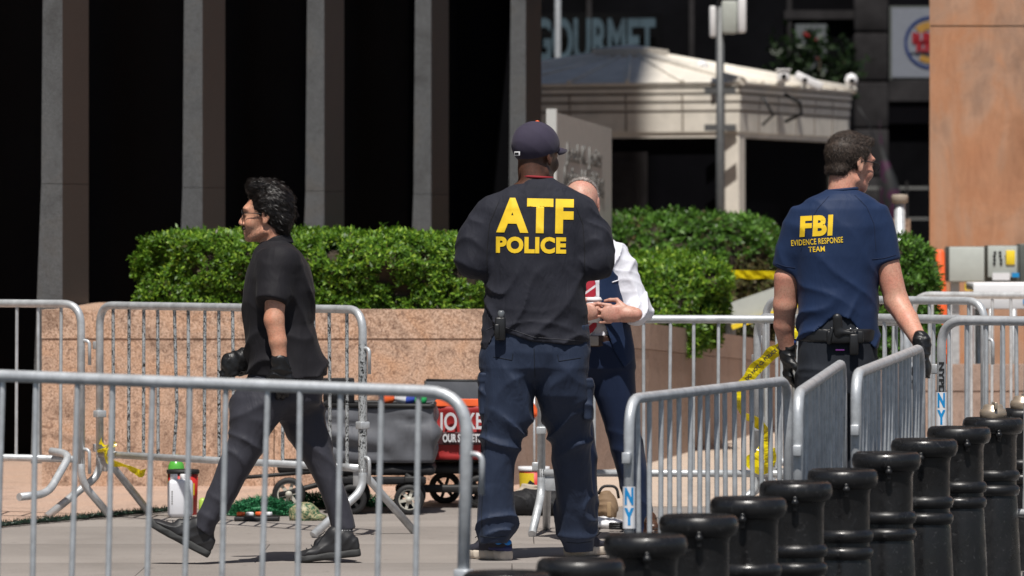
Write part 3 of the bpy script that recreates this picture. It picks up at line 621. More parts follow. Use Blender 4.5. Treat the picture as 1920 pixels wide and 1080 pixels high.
# ================================================================ FAR SHOP BUILDING, its things coloured dark in place of street shade
SB = 92.0
fb = tag(empty('shop_building', (0, SB, 0)), 'shop building, street shade in its dark colours, with a light lettered shop sign across the street', 'building')
m = MB(); m.prism([(-25, .0), (40, .0), (40, 18), (-25, 18)], 0, 40); m.build('facade', M['shaded_shop'], fb)
def pr(px0, px1, y0, y1, dp, mat, nm, Y=SB, par=None, bv=.0):
    a = at(px0, y0, Y); b = at(px1, y1, Y); m = MB(); m.box(((a.x + b.x) / 2 - (par or fb).location.x, Y - (par or fb).location.y, (a.z + b.z) / 2), (b.x - a.x, dp, a.z - b.z), bev=bv); return m.build(nm, mat, par or fb)
for i, (y0, y1) in enumerate(((-40, 60), (63, 152), (155, 240), (243, 330), (333, 560))): pr(1600, 1664, y0, y1, .5, M['dark_shaded_stone'], 'pier_block', bv=.03)
pr(1665, 1760, 150, 190, .4, M['dark_shaded_stone'], 'lintel'); pr(1664, 1760, 190, 232, .3, M['black_glass'], 'window_head')
pr(1470, 1600, 20, 36, .3, M['dark_shaded_stone'], 'lintel')
for x in (1100, 1292, 1475): pr(x, x + 9, -60, 560, .25, M['dark_shaded_stone'], 'mullion')
for x in (1655, 1698): pr(x, x + 4, 340, 480, .1, M['dark_shaded_stone'], 'rail_post', Y=84)
pr(1560, 1742, 350, 355, .06, M['sign_text'], 'street_rail', Y=84); pr(1560, 1742, 408, 412, .06, M['sign_text'], 'street_rail', Y=84)
mg = simple('shop letters', (.05, .08, .10), .5, var=.35, nscale=2)
me = text_mesh('GOURMET', 1.0, .03, .03, 'LEFT', .98); xs_ = [v.co.x for v in me.vertices]; zs_ = [v.co.y for v in me.vertices]
wt = (1228 - 1000) / F * SB; k = wt / (max(xs_) - min(xs_)); kz = (84 / F * SB) / (max(zs_) - min(zs_))
me.transform(Matrix.Diagonal((k, kz, 1, 1))); me.transform(Matrix.Rotation(math.pi / 2, 4, 'X')); p = at(1000, 80, SB - .3); p.x -= min(xs_) * k; p.y = -.3; o = link('sign_lettering', me, mg, fb, p)
pr(995, 1240, 25, 135, .2, M['black_glass'], 'sign_board', Y=SB - .02)
o = tag(empty('street_pole', (at(1046, 450, 80).x, 80, 0)), 'thin grey street pole in front of the light shop lettering', 'pole'); m = MB(); m.tube([(0, 0, 0), (0, 0, 3.6), (0, 0, 9)], [.06, .045, .035], 10); m.build('pole_shaft', M['galv'], o); m = MB(); m.lathe([(.12, 0), (.12, .3), (.06, .4)], seg=16); m.build('base', M['galv'], o)
# round badge sign, half behind the granite pillar
o = tag(empty('restaurant_sign', (at(1672, 450, 86).x, 86, 0)), 'square white sign with red round bun badge behind the orange pillar', 'sign')
w = 1.22; z0, z1 = at(0, 145, 86).z, at(0, 15, 86).z; cx, cz = w * .48, at(0, 80, 86).z
bs_ = simple('sign white', (.20, .215, .25), .4, var=.05)
m = MB(); m.box((w / 2, .06, (z0 + z1) / 2), (w + .06, .12, z1 - z0 + .06)); m.build('sign_frame', M['cabinet_dark'], o)
m = MB(); m.box((w / 2, -.015, (z0 + z1) / 2), (w, .02, z1 - z0)); m.build('sign_face', bs_, o)
def disc(r0, r1, y, mt, nm, a0=0, a1=2 * math.pi, cz_=None):
    m = MB(); n = 40; V = []; c_ = cz if cz_ is None else cz_
    for i in range(n + 1):
        t = a0 + (a1 - a0) * i / n
        for yy_ in (y, y + .008):
            V.append((cx + r0 * math.cos(t), yy_, c_ + r0 * math.sin(t))); V.append((cx + r1 * math.cos(t), yy_, c_ + r1 * math.sin(t)))
    Fc = [];
    for i in range(n): b = i * 4; Fc += [(b, b + 1, b + 5, b + 4), (b + 2, b + 6, b + 7, b + 3), (b + 1, b + 3, b + 7, b + 5), (b, b + 4, b + 6, b + 2)]
    m.add(V, Fc); m.build(nm, mt, o)
db = simple('deep blue', (.012, .03, .12), .4); rd = simple('badge red', (.28, .012, .02), .4); yl = simple('bun yellow', (.35, .19, .04), .4)
disc(.355, .40, -.035, db, 'blue_ring', .25, 5.6)
disc(.20, .32, -.036, yl, 'bun', .75, math.pi - .75); disc(.22, .31, -.036, yl, 'bun', math.pi + .95, 2 * math.pi - .95)
m = MB(); m.box((cx, -.04, cz), (.62, .012, .30)); m.build('badge_band', bs_, o)
for tx, dz in (('BURGER', .062), ('KING', -.07)):
    me = text_mesh(tx, .185, .006, .012); ww = max(v.co.x for v in me.vertices) - min(v.co.x for v in me.vertices); me.transform(Matrix.Diagonal((.58 / ww if tx == 'BURGER' else .44 / ww, 1.1, 1, 1))); me.transform(Matrix.Rotation(math.pi / 2, 4, 'X')); link('badge_letters', me, rd, o, (cx, -.055, cz + dz))
# window poster and feather flag
o = tag(empty('window_poster', (at(1525, 450, 91).x, 91.7, 0)), 'pale shop window poster with red and blue marks', 'poster')
m = MB(); m.box((0, 0, at(0, 92, 91).z), (.5, .02, .85)); m.build('poster_sheet', simple('poster pale', (.11, .12, .125), .5), o)
for q in range(5): m = MB(); m.box((rng.uniform(-.15, .15), -.014, at(0, 92, 91).z + .25 - q * .1), (.16, .006, .05), R=Matrix.Rotation(rng.uniform(-.5, .5), 3, 'Y')); m.build('red_print', rd, o)
o = tag(empty('feather_flag', (at(1648, 450, 82).x, 82, 0)), 'dim purple feather flag leaning before the dark shaded stone pier', 'flag')
pts = [Vector((.0, 0, 0)), Vector((.0, 0, 2.2)), Vector((-.06, 0, 2.9)), Vector((-.3, 0, 3.3))]; m = MB(); m.tube(fillet(pts, .4, 6), .012); m.build('flag_pole', M['black'], o)
V = []; n = 14
for i in range(n + 1): t = i / n; z = 1.0 + 2.1 * t; wv = .42 * math.sin(math.pi * min(1, t * .9 + .12)) ; V += [(0.02, .03 * math.sin(t * 9), z), (.03 + wv * (1 - .3 * t), .05 + .06 * math.sin(t * 7), z - .25)]
fm, fnt, fbs = nodes('flag cloth'); fv = objvec(fnt); fno = noise(fnt, 3, 2, .5, fv, 1); fr = ramp(fnt, [(.45, (.02, .02, .02)), (.52, (.05, .01, .035))]); fnt.links.new(fno.outputs[0], fr.inputs[0]); fnt.links.new(fr.outputs[0], fbs.inputs['Base Color'])
me = mesh_from('flag_cloth', V, [(2 * i, 2 * i + 1, 2 * i + 3, 2 * i + 2) for i in range(n)]); ob = link('flag_cloth', me, fm, o); sm = ob.modifiers.new('thick', 'SOLIDIFY'); sm.thickness = .004
# street tree behind the booth
def tree(x, Y, h, r, n, lab):
    o = tag(empty('street_tree', (x, Y, 0)), lab, 'tree'); t = MB(); top = h * .55
    t.tube([(0, 0, 0), (.04, .02, h * .25), (-.03, .05, h * .45), (.02, 0, top)], [.14, .11, .09, .07], 10)
    for i in range(7):
        a = i * 2.4; e = Vector((math.cos(a) * r * .7, math.sin(a) * r * .7, h * .62 + (i % 3) * .35)); t.tube([(0, 0, h * .38 + i * .12), e * .5 + Vector((0, 0, h * .22)), e], [.05, .035, .012], 6)
    t.build('trunk', twig, o)
    C_ = rng.normal(0, 1, (40, 3)); C_ = C_ / np.linalg.norm(C_, axis=1)[:, None] * (rng.random(40) ** .5)[:, None] * [r, r, r * .75] + [0, 0, h * .72]
    P = C_[rng.integers(0, 40, n)] + rng.normal(0, r * .17, (n, 3)); a = rng.normal(0, 1, (n, 3)); a /= np.linalg.norm(a, axis=1)[:, None]; b = np.cross(a, rng.normal(0, 1, (n, 3))); b /= np.linalg.norm(b, axis=1)[:, None]
    s_ = rng.uniform(.05, .1, n)[:, None]; V = np.stack([P, P + a * s_ + b * s_ * .5, P + a * s_ * 2, P + a * s_ - b * s_ * .5], 1).reshape(-1, 3); link('crown', mesh_np('crown', V, np.arange(len(V)).reshape(-1, 4), False), leafmat('dim leaves', [(0, (.008, .018, .006)), (1, (.02, .045, .012))], .1), o)
tree(at(1535, 450, 88).x, 89, 5.6, .75, 900, 'dim street tree with loose leaves beyond the booth')
# ================================================================ CROWD BARRIERS
BAR_ME = {}
def shared(key, fn):
    if key not in BAR_ME: BAR_ME[key] = fn()
    return BAR_ME[key]
def barrier(p0, p1, H, pitch, lab, group, zb=.31, chip=False, rf=.0195, rb=.0075, legs=(1, 1), hooks=(0, 1), white=False, label_end=None, low_bend=0, bent=0, corner=.11, mat=None):
    """p0,p1: feet line ends (x,y,z); local +x runs from p0 to p1"""
    p0, p1 = Vector(p0), Vector(p1); d = p1 - p0; L = d.length; rz = math.atan2(d.y, d.x)
    o = empty('crowd_barrier', p0, rz); o.rotation_euler = (0, -math.asin(d.z / L), rz)
    tag(o, lab, 'barrier', group)
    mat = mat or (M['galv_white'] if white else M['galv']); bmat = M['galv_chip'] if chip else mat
    m = MB(); m.tube(fillet([(0, 0, zb - .02), (0, 0, H - rf), (L, 0, H - rf), (L, 0, zb - .02)], corner, 8), rf, 14); m.build('frame', mat, o)
    m = MB(); m.tube([(.0, 0, zb), (L, 0, zb)], rf * .9, 12); m.build('bottom_rail', mat, o)
    nb = max(2, int((L - .06) / pitch)); x0 = (L - (nb - 1) * pitch) / 2
    if chip:
        m = MB(); m.tube([(L, 0, zb), (L, 0, H - .18)], rf + .0012, 14, False); m.build('worn_paint', bmat, o)
    for i in range(nb):
        bx = x0 + i * pitch
        if i == bent and bent > 0:
            m = MB(); m.tube([(0, 0, zb), (.012, .01, zb + .25), (-.008, .015, zb + .45), (0, 0, H - rf)], rb, 8, False); me = m.mesh('bar')
        else:
            me = shared(('bar', round(H, 3), zb, rb), lambda: MB().tube([(0, 0, zb), (0, 0, H - rf)], rb, 8, False).mesh('bar'))
        if not me.materials: me.materials.append(bmat)
        b = link('bar', me, None, o, (bx, 0, 0)); b.rotation_euler = (random.uniform(-.005, .005), random.uniform(-.012, .012), 0)
    for e, x, s in ((0, 0, 1), (1, L, -1)):
        if not legs[e]: continue
        m = MB(); m.tube(fillet([(x, 0, zb + .02), (x, .0, zb - .10), (x - s * .02, -.30, .012)], .10, 6), rf, 12); m.build('leg', mat, o)
        m = MB(); m.tube(fillet([(x + s * .16, 0, zb), (x + s * .03, .0, zb), (x + s * .0, .30, .012)], .09, 6), rf * .95, 12); m.build('leg', mat, o)
        m = MB(); m.box((x + s * .035, 0, zb - .045), (.07, .012, .08), bev=.003); m.build('gusset', mat, o); m = MB(); m.box((x, 0, zb + .20), (.045, .052, .035), bev=.004); m.build('clamp', mat, o)
    for e, x, s in ((0, 0, -1), (1, L, 1)):
        for z in (H - .20, zb + .05):
            if hooks[e]:
                m = MB(); m.tube(fillet([(x, 0, z), (x + s * .052, 0, z), (x + s * .052, 0, z - .12)], .025, 5), .0085, 10); m.build('hook', mat, o)
            else:
                m = MB(); m.box((x + s * .028, 0, z - .02), (.03, .03, .04), bev=.004); m.build('hook_socket', mat, o)
    if label_end is not None:
        x = 0 if label_end == 0 else L
        m = MB(); m.tube([(x, 0, .612), (x, 0, .756)], rf + .0035, 24, False); ring = m.build('sticker', M['white'], o)
        for ch, z in (('N', .720), ('Y', .650)):
            me = text_mesh(ch, .076, .0, .004, 'CENTER'); me.transform(Matrix.Diagonal((.58, 1, 1, 1))); wrap(me, rf + .0046, z, -rz + label_ang(p0 if label_end == 0 else p1)); link('letter', me, M['blue_label'], ring, (x, 0, 0))
        if group != GR: return o
        me = text_mesh('NYPD', .050, .0, .002, 'CENTER'); me.transform(Matrix.Diagonal((1, .6, 1, 1))); me.transform(Matrix.Rotation(-math.pi / 2, 4, 'Z')); wrap(me, rf + .002, .815, -rz + label_ang(p0)); link('letters', me, M['black'], o, (x, 0, 0))
    return o
def label_ang(p): return math.atan2(-p[1], -p[0])          # direction from the post towards the street
def wrap(me, r, z, ang):
    bm = bmesh.new(); bm.from_mesh(me); bmesh.ops.triangulate(bm, faces=bm.faces)
    for _ in range(3): bmesh.ops.subdivide_edges(bm, edges=[e for e in bm.edges if abs(e.verts[0].co.x - e.verts[1].co.x) > .006], cuts=1); bmesh.ops.triangulate(bm, faces=bm.faces)
    for v in bm.verts:
        a = ang + v.co.x / r; v.co = Vector((r * math.cos(a), r * math.sin(a), z + v.co.y))
    bm.to_mesh(me); bm.free()
def B(x0, Y0, z0, x1, Y1, z1, *a, **k):                     # ends as columns of the photograph at known distances
    return barrier(((x0 - 960) / F * Y0, Y0, z0), ((x1 - 960) / F * Y1, Y1, z1), *a, **k)
GB = 'steel crowd barriers standing behind the officers'; GF = 'steel crowd barriers along the kerb'; GR = 'steel crowd barriers crossing at the right'
B(187, 28.3, 0, 680, 26.55, 0, 1.075, .131, 'chipped painted barrier with yellow tape knotted at its lower left corner', GB, zb=.315, chip=True, bent=4, rb=.0085)
bb = B(-330, 28.9, 0, 152, 28.0, 0, 1.085, .138, 'barrier cut by the left edge with a bent lower foot', GB, zb=.30, rb=.0085, legs=(1, 0))
bpy.context.view_layer.update(); _inv = bb.matrix_world.inverted()
m = MB(); m.tube(fillet([_inv @ p for p in (at(95, 846, 28.06), at(132, 852, 28.0), at(90, 926, 27.75), at(36, 932, 27.6))], .08, 6), .0195, 12); m.build('bent_foot', M['galv'], bb)
m = MB(); m.tube(fillet([_inv @ p for p in (at(152, 856, 28.0), at(153, 905, 28.0), at(204, 964, 28.1))], .09, 6), .019, 12); m.build('leg', M['galv'], bb)
B(1015, 26.75, 0, 1492, 26.65, 0, 1.028, .1155, 'wide spaced barrier right behind the vest wearer', GB, zb=.285, hooks=(0, 0), rb=.0085, legs=(1, 1))
rl = lambda x, y: road_z(x, y)
B(-300, 17.7, -.075, 862, 16.9, -.125, 1.07, .128, 'long blurred barrier nearest the street across the lower left', GF, rf=.0188, rb=.0092, bent=-1, corner=.13)
B(1180, 19.6, -.225, 1478, 21.8, -.215, 1.075, .135, 'half height looking barrier with blue and white sticker between officer and bollards', GF, zb=.25, rb=.0095, label_end=0, rf=.0185, corner=.12)
B(1497, 20.2, -.215, 1580, 22.4, -.155, 1.07, .125, 'sharply angled barrier left of the one being carried', GF, zb=.25, rb=.009, corner=.12)
B(1606, 20.5, -.155, 1727, 22.75, -.105, 1.072, .125, 'barrier being pulled by its far end by a gloved hand', GF, zb=.25, rb=.009, corner=.12)
B(1765, 23.35, 0, 2040, 22.95, 0, 1.07, .092, 'barrier with lettered post and sticker above the last bollards', GR, zb=.27, rb=.0085, label_end=0, hooks=(0, 0))
B(1622, 25.2, 0, 2080, 23.75, 0, 1.055, .12, 'barrier slanting just behind the lettered one', GR, zb=.28, rb=.0085)
B(1436, 28.0, 0, 1846, 27.0, 0, 1.11, .12, 'barrier behind the blue shirted officer ending at a curved corner', GR, zb=.29, rb=.0085)
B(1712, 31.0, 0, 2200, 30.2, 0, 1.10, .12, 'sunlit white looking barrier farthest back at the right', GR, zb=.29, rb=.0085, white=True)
B(1420, 27.3, 0, 1700, 25.6, 0, 1.03, .12, 'plain barrier passing behind the blue shirted officer at waist height', GR, zb=.28, rb=.0085)

# ================================================================ BOLLARDS
def bollard_parts(o, cap=False):
    r = .098; h = .88
    m = MB(); m.lathe([(r * 1.36, 0), (r * 1.34, .06), (r * 1.24, .09), (r * 1.20, .13), (r * 1.07, .42), (r * 1.0, .55), (r * .965, .57), (r * .965, .79), (r * 1.02, .81), (r * 1.05, .82)], seg=40); a = m.build('shaft', M['black_iron'], o)
    for z in (.585, .645):
        m = MB(); m.lathe([(r * .95, z - .024), (r * 1.05, z - .020), (r * 1.10, z - .005), (r * 1.10, z + .008), (r * 1.03, z + .018), (r * .95, z + .022)], seg=40, caps=False); m.build('ring', M['black_iron'], o)
    m = MB(); m.lathe([(r * 1.0, .808), (r * 1.17, .815), (r * 1.25, .832), (r * 1.265, .85), (r * 1.22, .868), (r * 1.10, .877), (r * 1.04, .868), (r * .7, .862), (.001, .866)], seg=44); m.build('rim', M['black_iron'], o)
    m = MB(); m.box((0, -r * 1.19, .806), (.014, .018, .05), bev=.004); m.lathe([(.001, -.012), (.012, -.010), (.012, .012), (.001, .014)], (0, -r * 1.22, .81), 12, 'Y'); m.build('latch', M['black_iron'], o)
    if cap:
        m = MB(); m.lathe([(.044, .866), (.053, .872), (.056, .895), (.052, .908), (.042, .914), (.040, .924), (.034, .930), (.001, .931)], seg=12)
        m.box((0, -.03, .925), (.012, .07, .03), bev=.003); m.build('bronze_cap', M['bronze'], o)
bo = None
BP = [(950, 1075, 168), (1088, 1050, 166), (1210, 1005, 158), (1310, 968, 150), (1403, 935, 145), (1492, 905, 138), (1580, 882, 133), (1662, 850, 130), (1733, 825, 126), (1798, 802, 120), (1862, 785, 115), (1918, 768, 111), (1972, 752, 107)]
place = ['cropped at the frame bottom, lowest in the row', 'low blurred bollard second from the street end of the row', 'bollard under the blue and white sticker', 'fourth bollard counted from the lower left end',
         'fifth bollard counted from the lower left end', 'bollard in front of the half height barrier end', 'bollard below the gap between the two angled barriers', 'eighth bollard counted from the lower left end',
         'bollard in front of the carried barrier', 'bollard directly left of the first bronze capped one', 'first bollard carrying a bronze cap', 'second bollard carrying a bronze cap', 'bollard mostly outside the right edge']
for i, (x, y, w) in enumerate(BP):
    Y = .248 * F / w; zt = EYE - (y - HZ) / F * Y; b = tag(empty('bollard', ((x - 960) / F * Y, Y, zt - .872), random.uniform(-.2, .2)), ('black iron ' + place[i]) if i else 'black iron bollard ' + place[i], 'bollard', 'row of black bollards along the kerb')
    if i in (10, 11, 12): b.location.z -= .0
    bollard_parts(b, i in (10, 11, 12))

# ================================================================ WAGONS AND THINGS ON THE GROUND
def wheel(par, x, y, r, light=True, ax='Y'):
    o = empty('wheel', (x, y, r)); o.parent = par
    m = MB(); m.lathe([(r * .70, -.018), (r * .93, -.022), (r, -.012), (r, .012), (r * .93, .022), (r * .70, .018)], seg=28, axis='Y', caps=False); m.build('tyre', M['black'], o)
    m = MB(); mt = simple_cache('wheel rim', (.50, .48, .42)) if light else M['black']
    m.lathe([(r * .62, -.014), (r * .72, -.016), (r * .72, .016), (r * .62, .014)], seg=28, axis='Y', caps=False); m.lathe([(.001, -.02), (r * .2, -.018), (r * .2, .018), (.001, .02)], seg=16, axis='Y')
    for k in range(6):
        a = k * math.pi / 3 + .2; m.box((math.cos(a) * r * .42, 0, math.sin(a) * r * .42), (r * .52, .014, r * .2), R=Matrix.Rotation(-a, 3, 'Y'))
    m.build('rim', mt, o); return o
SC = {}
def simple_cache(n, c, r=.5):
    if n not in SC: SC[n] = simple(n, c, r)
    return SC[n]
def cloth_box(name, x0, x1, y0, y1, z0, z1, mat, par, sag=.015, amp=.012, seed=0, taper=.0):
    """open topped fabric tub with soft wrinkled sides"""
    nx_, nz = 40, 16; V = []; ring = []
    per = [(x0 + (x1 - x0) * t, y0) for t in np.linspace(0, 1, nx_, endpoint=False)] + [(x1, y0 + (y1 - y0) * t) for t in np.linspace(0, 1, 16, endpoint=False)] + [(x1 + (x0 - x1) * t, y1) for t in np.linspace(0, 1, nx_, endpoint=False)] + [(x0, y1 + (y0 - y1) * t) for t in np.linspace(0, 1, 16, endpoint=False)]
    n = len(per); cx, cy = (x0 + x1) / 2, (y0 + y1) / 2
    for j in range(nz + 1):
        t = j / nz
        for i, (x, y) in enumerate(per):
            k = 1 - taper * (1 - t); X, Y_ = cx + (x - cx) * k, cy + (y - cy) * k
            w = (float(vnoise(np.array([[X * 6 + seed, Y_ * 6, t * 3 + X * 2]], np.float32))[0]) - .5) * amp * 4 * math.sin(math.pi * min(1, max(0, t * .9 + .08)))
            dx, dy = X - cx, Y_ - cy
            if abs(dy) / (y1 - y0) > abs(dx) / (x1 - x0) * .999: Y_ += math.copysign(w, dy)
            else: X += math.copysign(w, dx)
            V.append((X, Y_, z0 + (z1 - z0) * t - (sag * math.sin(math.pi * ((x - x0) / (x1 - x0))) if j == nz else 0)))
    Fc = [(j * n + i, j * n + (i + 1) % n, (j + 1) * n + (i + 1) % n, (j + 1) * n + i) for j in range(nz) for i in range(n)] + [tuple(range(n))[::-1]]
    me = mesh_from(name, V, Fc); ob = link(name, me, mat, par); s_ = ob.modifiers.new('thick', 'SOLIDIFY'); s_.thickness = .006; return ob
# front grey wagon
Yw = 28.6; a = at(607, 958, Yw); b = at(812, 958, Yw); wg = tag(empty('folding_wagon', ((a.x + b.x) / 2, Yw, 0)), 'grey fabric folding wagon parked behind the striding walker', 'wagon', 'folding wagons by the planter wall'); w = b.x - a.x
cloth_box('fabric_tub', -w / 2 + .0, w / 2, 0, .52, .26, .56, M['grey_fabric'], wg, .025, .026, 3)
m = MB(); m.tube(fillet([(-w / 2, -.01, .55), (w / 2, -.01, .545), (w / 2, .53, .545), (-w / 2, .53, .55), (-w / 2, -.01, .55)], .02), .012); m.build('top_frame', M['black'], wg)
m = MB(); m.box((0, .26, .22), (w + .02, .5, .05), bev=.02); m.box((.02, .02, .17), (w * .8, .05, .04), bev=.01); m.build('chassis', M['dark_fabric'], wg)
m = MB(); m.box((-w / 2 + .06, .5, .61), (.16, .02, .13), bev=.008); m.build('side_pocket', M['dark_fabric'], wg)
for x, y, li in ((w / 2 - .12, -.03, True), (-w / 2 + .14, -.0, False), (w / 2 - .12, .52, False), (-w / 2 + .1, .52, False)):
    wheel(wg, x, y, .076, li)
    m = MB(); m.tube(fillet([(x - .02, y + .03, .2), (x + .05, y + .03, .16), (x + .01, y + .03, .078)], .03), .012); m.box((x + .02, y + .03, .175), (.09, .05, .035), bev=.008); m.build('caster_fork', M['black'], wg)
o = tag(empty('rainbow_cloth', at(757, 741, Yw + .25)), 'folded bright cloth with rainbow edge lying on the grey wagon', 'cloth')
m = MB(); cols = [((.8, .12, .02), -.085), ((.85, .85, .88), -.01), ((.05, .1, .55), .035), ((.02, .45, .12), .08)]
base_z = o.location.z
for i, (c, x) in enumerate(cols):
    q = MB(); q.box((x, .0, -.012 - abs(x) * .08), (.075, .16, .05), R=Matrix.Rotation(.25 * (1 if i % 2 else -1), 3, 'Y'), bev=.018); q.build('fold', simple_cache('cloth%d' % i, c, .8), o)
# second wagon with printed bag
Y2 = 29.3; a = at(796, 958, Y2); b = at(925, 958, Y2); w2 = b.x - a.x; wg2 = tag(empty('folding_wagon', ((a.x + b.x) / 2, Y2, 0)), 'black wagon with tall back and printed red banner beside the capped officer', 'wagon', 'folding wagons by the planter wall')
cloth_box('fabric_tub', -w2 / 2, w2 / 2, 0.0, .5, .24, .545, M['dark_fabric'], wg2, .02, .018, 9)
m = MB(); m.box((0, .46, .55), (w2, .015, .19), bev=.006); m.build('tall_back', M['grey_fabric'], wg2); m = MB(); m.tube([(-w2 / 2, .46, .645), (w2 / 2, .46, .64)], .009); m.tube([(-w2 / 2, .46, .645), (-w2 / 2, .46, .4)], .009); m.build('top_frame', M['black'], wg2)
m = MB(); m.box((0, .25, .2), (w2 + .1, .5, .05), bev=.02); m.box((-.1, .0, .1), (w2 + .1, .06, .04), bev=.012); m.build('chassis', M['black'], wg2)
for x, y in ((w2 / 2 - .07, -.0), (-w2 / 2 + .1, .45), (w2 / 2 - .08, .47)): wheel(wg2, x, y, .085, False)
o = tag(empty('printed_banner', (at(862, 800, Y2 - .05).x, Y2 - .05, at(862, 862, Y2 - .05).z)), 'red banner with white block words hanging on the black wagon', 'banner')
def banner_sheet(x0, x1, z0, z1, y, mat, nm, amp=.006):
    V = []; nx_, nz = 14, 12
    for j in range(nz + 1):
        for i in range(nx_ + 1):
            X = x0 + (x1 - x0) * i / nx_; Z = z0 + (z1 - z0) * j / nz; V.append((X - .03 * (1 - j / nz) * (1 if i < nx_ / 2 else .3), y + amp * math.sin(X * 40 + Z * 23) + amp * math.sin(Z * 41), Z))
    me = mesh_from(nm, V, [(j * (nx_ + 1) + i, j * (nx_ + 1) + i + 1, (j + 1) * (nx_ + 1) + i + 1, (j + 1) * (nx_ + 1) + i) for j in range(nz) for i in range(nx_)]); q = link(nm, me, mat, o); s_ = q.modifiers.new('t', 'SOLIDIFY'); s_.thickness = .003; return q
k = Y2 / F; banner_sheet(-42 * k, 42 * k, 0, 100 * k, 0, simple_cache('banner red', (.36, .02, .02), .6), 'red_cloth'); banner_sheet(-43 * k, 42 * k, 100 * k, 114 * k, -.003, M['orange'], 'orange_strip', .003)
banner_sheet(-36 * k, 42 * k, 28 * k, 52 * k, -.014, simple_cache('banner dark', (.05, .012, .015), .6), 'dark_band', .003)
for tx, x, z, sz, mt in (('IO', -21, 70, 46, 'banner white'), ('KE', 27, 71, 42, 'banner white'), ('OUR STREETS', 4, 40, 20, 'banner white')):
    me = text_mesh(tx, sz * k, .001, .0025); me.transform(Matrix.Diagonal((.68, 1, 1, 1))); ww = max(v.co.x for v in me.vertices) - min(v.co.x for v in me.vertices)
    if tx[0] == 'O': me.transform(Matrix.Diagonal((72 * k / ww, 1, 1, 1)))
    me.transform(Matrix.Rotation(math.pi / 2, 4, 'X')); link('lettering', me, simple_cache(mt, (.62, .62, .64), .6), o, (x * k, -.024, z * k))
o = tag(empty('clear_wrap_bag', at(800, 868, Y2 - .1)), 'crumpled blue clear bag tucked left of the red banner', 'bag'); bpr = [ell((0, 0, .13), (.035, .03, .12), .02), ell((.01, .0, .2), (.035, .03, .07), .03)]
link('bag_film', sdf_mesh('bag_film', bpr, .008, lambda P, d: d - .012 * folds(P, 60, (.5, .2, 1), 3, 14)), simple_cache('blue film', (.25, .38, .48), .2), o)
# small third wagon behind walker: wheel and frame at left
Y3 = 29.0; wg3 = tag(empty('folding_wagon', (at(560, 958, Y3).x, Y3, 0)), 'low black cart with spoked wheel half behind the walker', 'wagon', 'folding wagons by the planter wall')
m = MB(); m.box((.12, .2, .22), (.46, .42, .06), bev=.02); m.tube([(-.14, 0, .07), (.2, 0, .16)], .014); m.tube([(-.4, .0, .16), (.1, .0, .2)], .010); m.build('chassis', M['black'], wg3)
wheel(wg3, -.05, 0, .085, True); wheel(wg3, .28, 0, .085, False)
# chemical jug, bucket, bottle
def solid(name, prims, vox, mat, par, post=None): return link(name, sdf_mesh(name, prims, vox, post), mat, par)
Yj = 28.3; o = tag(empty('plastic_jug', (at(338, 968, Yj).x, Yj, 0)), 'milky square jug with two white caps by the bucket', 'jug')
m = MB(); m.box((0, .0, .095), (.125, .09, .19), bev=.022); m.build('jug_body', M['jug'], o)
for x in (-.032, .018): m = MB(); m.lathe([(.017, .185), (.019, .19), (.019, .212), (.016, .216)], (x, 0, 0), 20); m.build('screw_cap', M['white'], o)
m = MB()
for i in range(6): m.box((-.038, -.0462, .07 + i * .012), (.006, .001, .007))
m.build('level_marks', M['sign_text'], o)
o = tag(empty('chemical_bucket', (at(343, 962, Yj + .28).x, Yj + .28, 0)), 'red and yellow printed bucket with black rim behind the white jug', 'bucket')
m = MB(); m.lathe([(.070, 0), (.0765, .205), (.001, .21)], seg=36); m.build('bucket_body', M['red'], o); m = MB(); m.lathe([(.078, .205), (.083, .21), (.083, .225), (.075, .228), (.001, .222)], seg=36); m.build('rim', M['black'], o)
def patch(r0, r1, z0, z1, a0, a1, nm, mt, par, e=.0012):
    V = []; n = 12
    for i in range(n + 1):
        a = a0 + (a1 - a0) * i / n; V += [((r0 + e) * math.cos(a), (r0 + e) * math.sin(a), z0), ((r1 + e) * math.cos(a), (r1 + e) * math.sin(a), z1)]
    link(nm, mesh_from(nm, V, [(2 * i, 2 * i + 2, 2 * i + 3, 2 * i + 1) for i in range(n)]), mt, par)
patch(.0708, .0758, .02, .17, -math.pi * .97, -math.pi * .62, 'yellow_label', M['yellow'], o); patch(.0735, .0755, .10, .16, -math.pi * .4, -math.pi * .2, 'yellow_label', M['yellow'], o)
me = text_mesh('!', .05, .001, .004); me.transform(Matrix.Rotation(math.pi / 2, 4, 'X')); link('warning_mark', me, M['black'], o, (-.048, -.070, .135))
o = tag(empty('green_bottle', (at(329, 955, Yj + .55).x, Yj + .62, 0)), 'translucent green squat bottle behind the bucket', 'bottle')
m = MB(); m.lathe([(.04, 0), (.045, .01), (.045, .19), (.040, .235), (.028, .258), (.015, .268), (.014, .278), (.001, .28)], seg=28); m.build('bottle_body', M['green_plastic'], o); m = MB(); m.lathe([(.016, .27), (.016, .288), (.001, .29)], seg=20); m.build('cap', M['green_plastic'], o)
o = tag(empty('spray_can', (at(376, 958, Yj).x, Yj + .2, 0)), 'small lime yellow can beside the striding leg', 'can'); m = MB(); m.lathe([(.019, 0), (.02, .01), (.02, .075), (.012, .085), (.001, .09)], seg=20); m.build('can_body', simple_cache('lime', (.35, .5, .08), .3), o)
o = tag(empty('chemical_bucket', (at(1003, 960, 27.8).x - .0, 29.1, 0)), 'second red and yellow bucket behind the officer legs', 'bucket')
m = MB(); m.lathe([(.07, 0), (.076, .21), (.001, .212)], seg=36); m.build('bucket_body', M['red'], o); m = MB(); m.lathe([(.079, .20), (.082, .207), (.08, .222), (.001, .22)], seg=36); m.build('rim', M['white'], o)
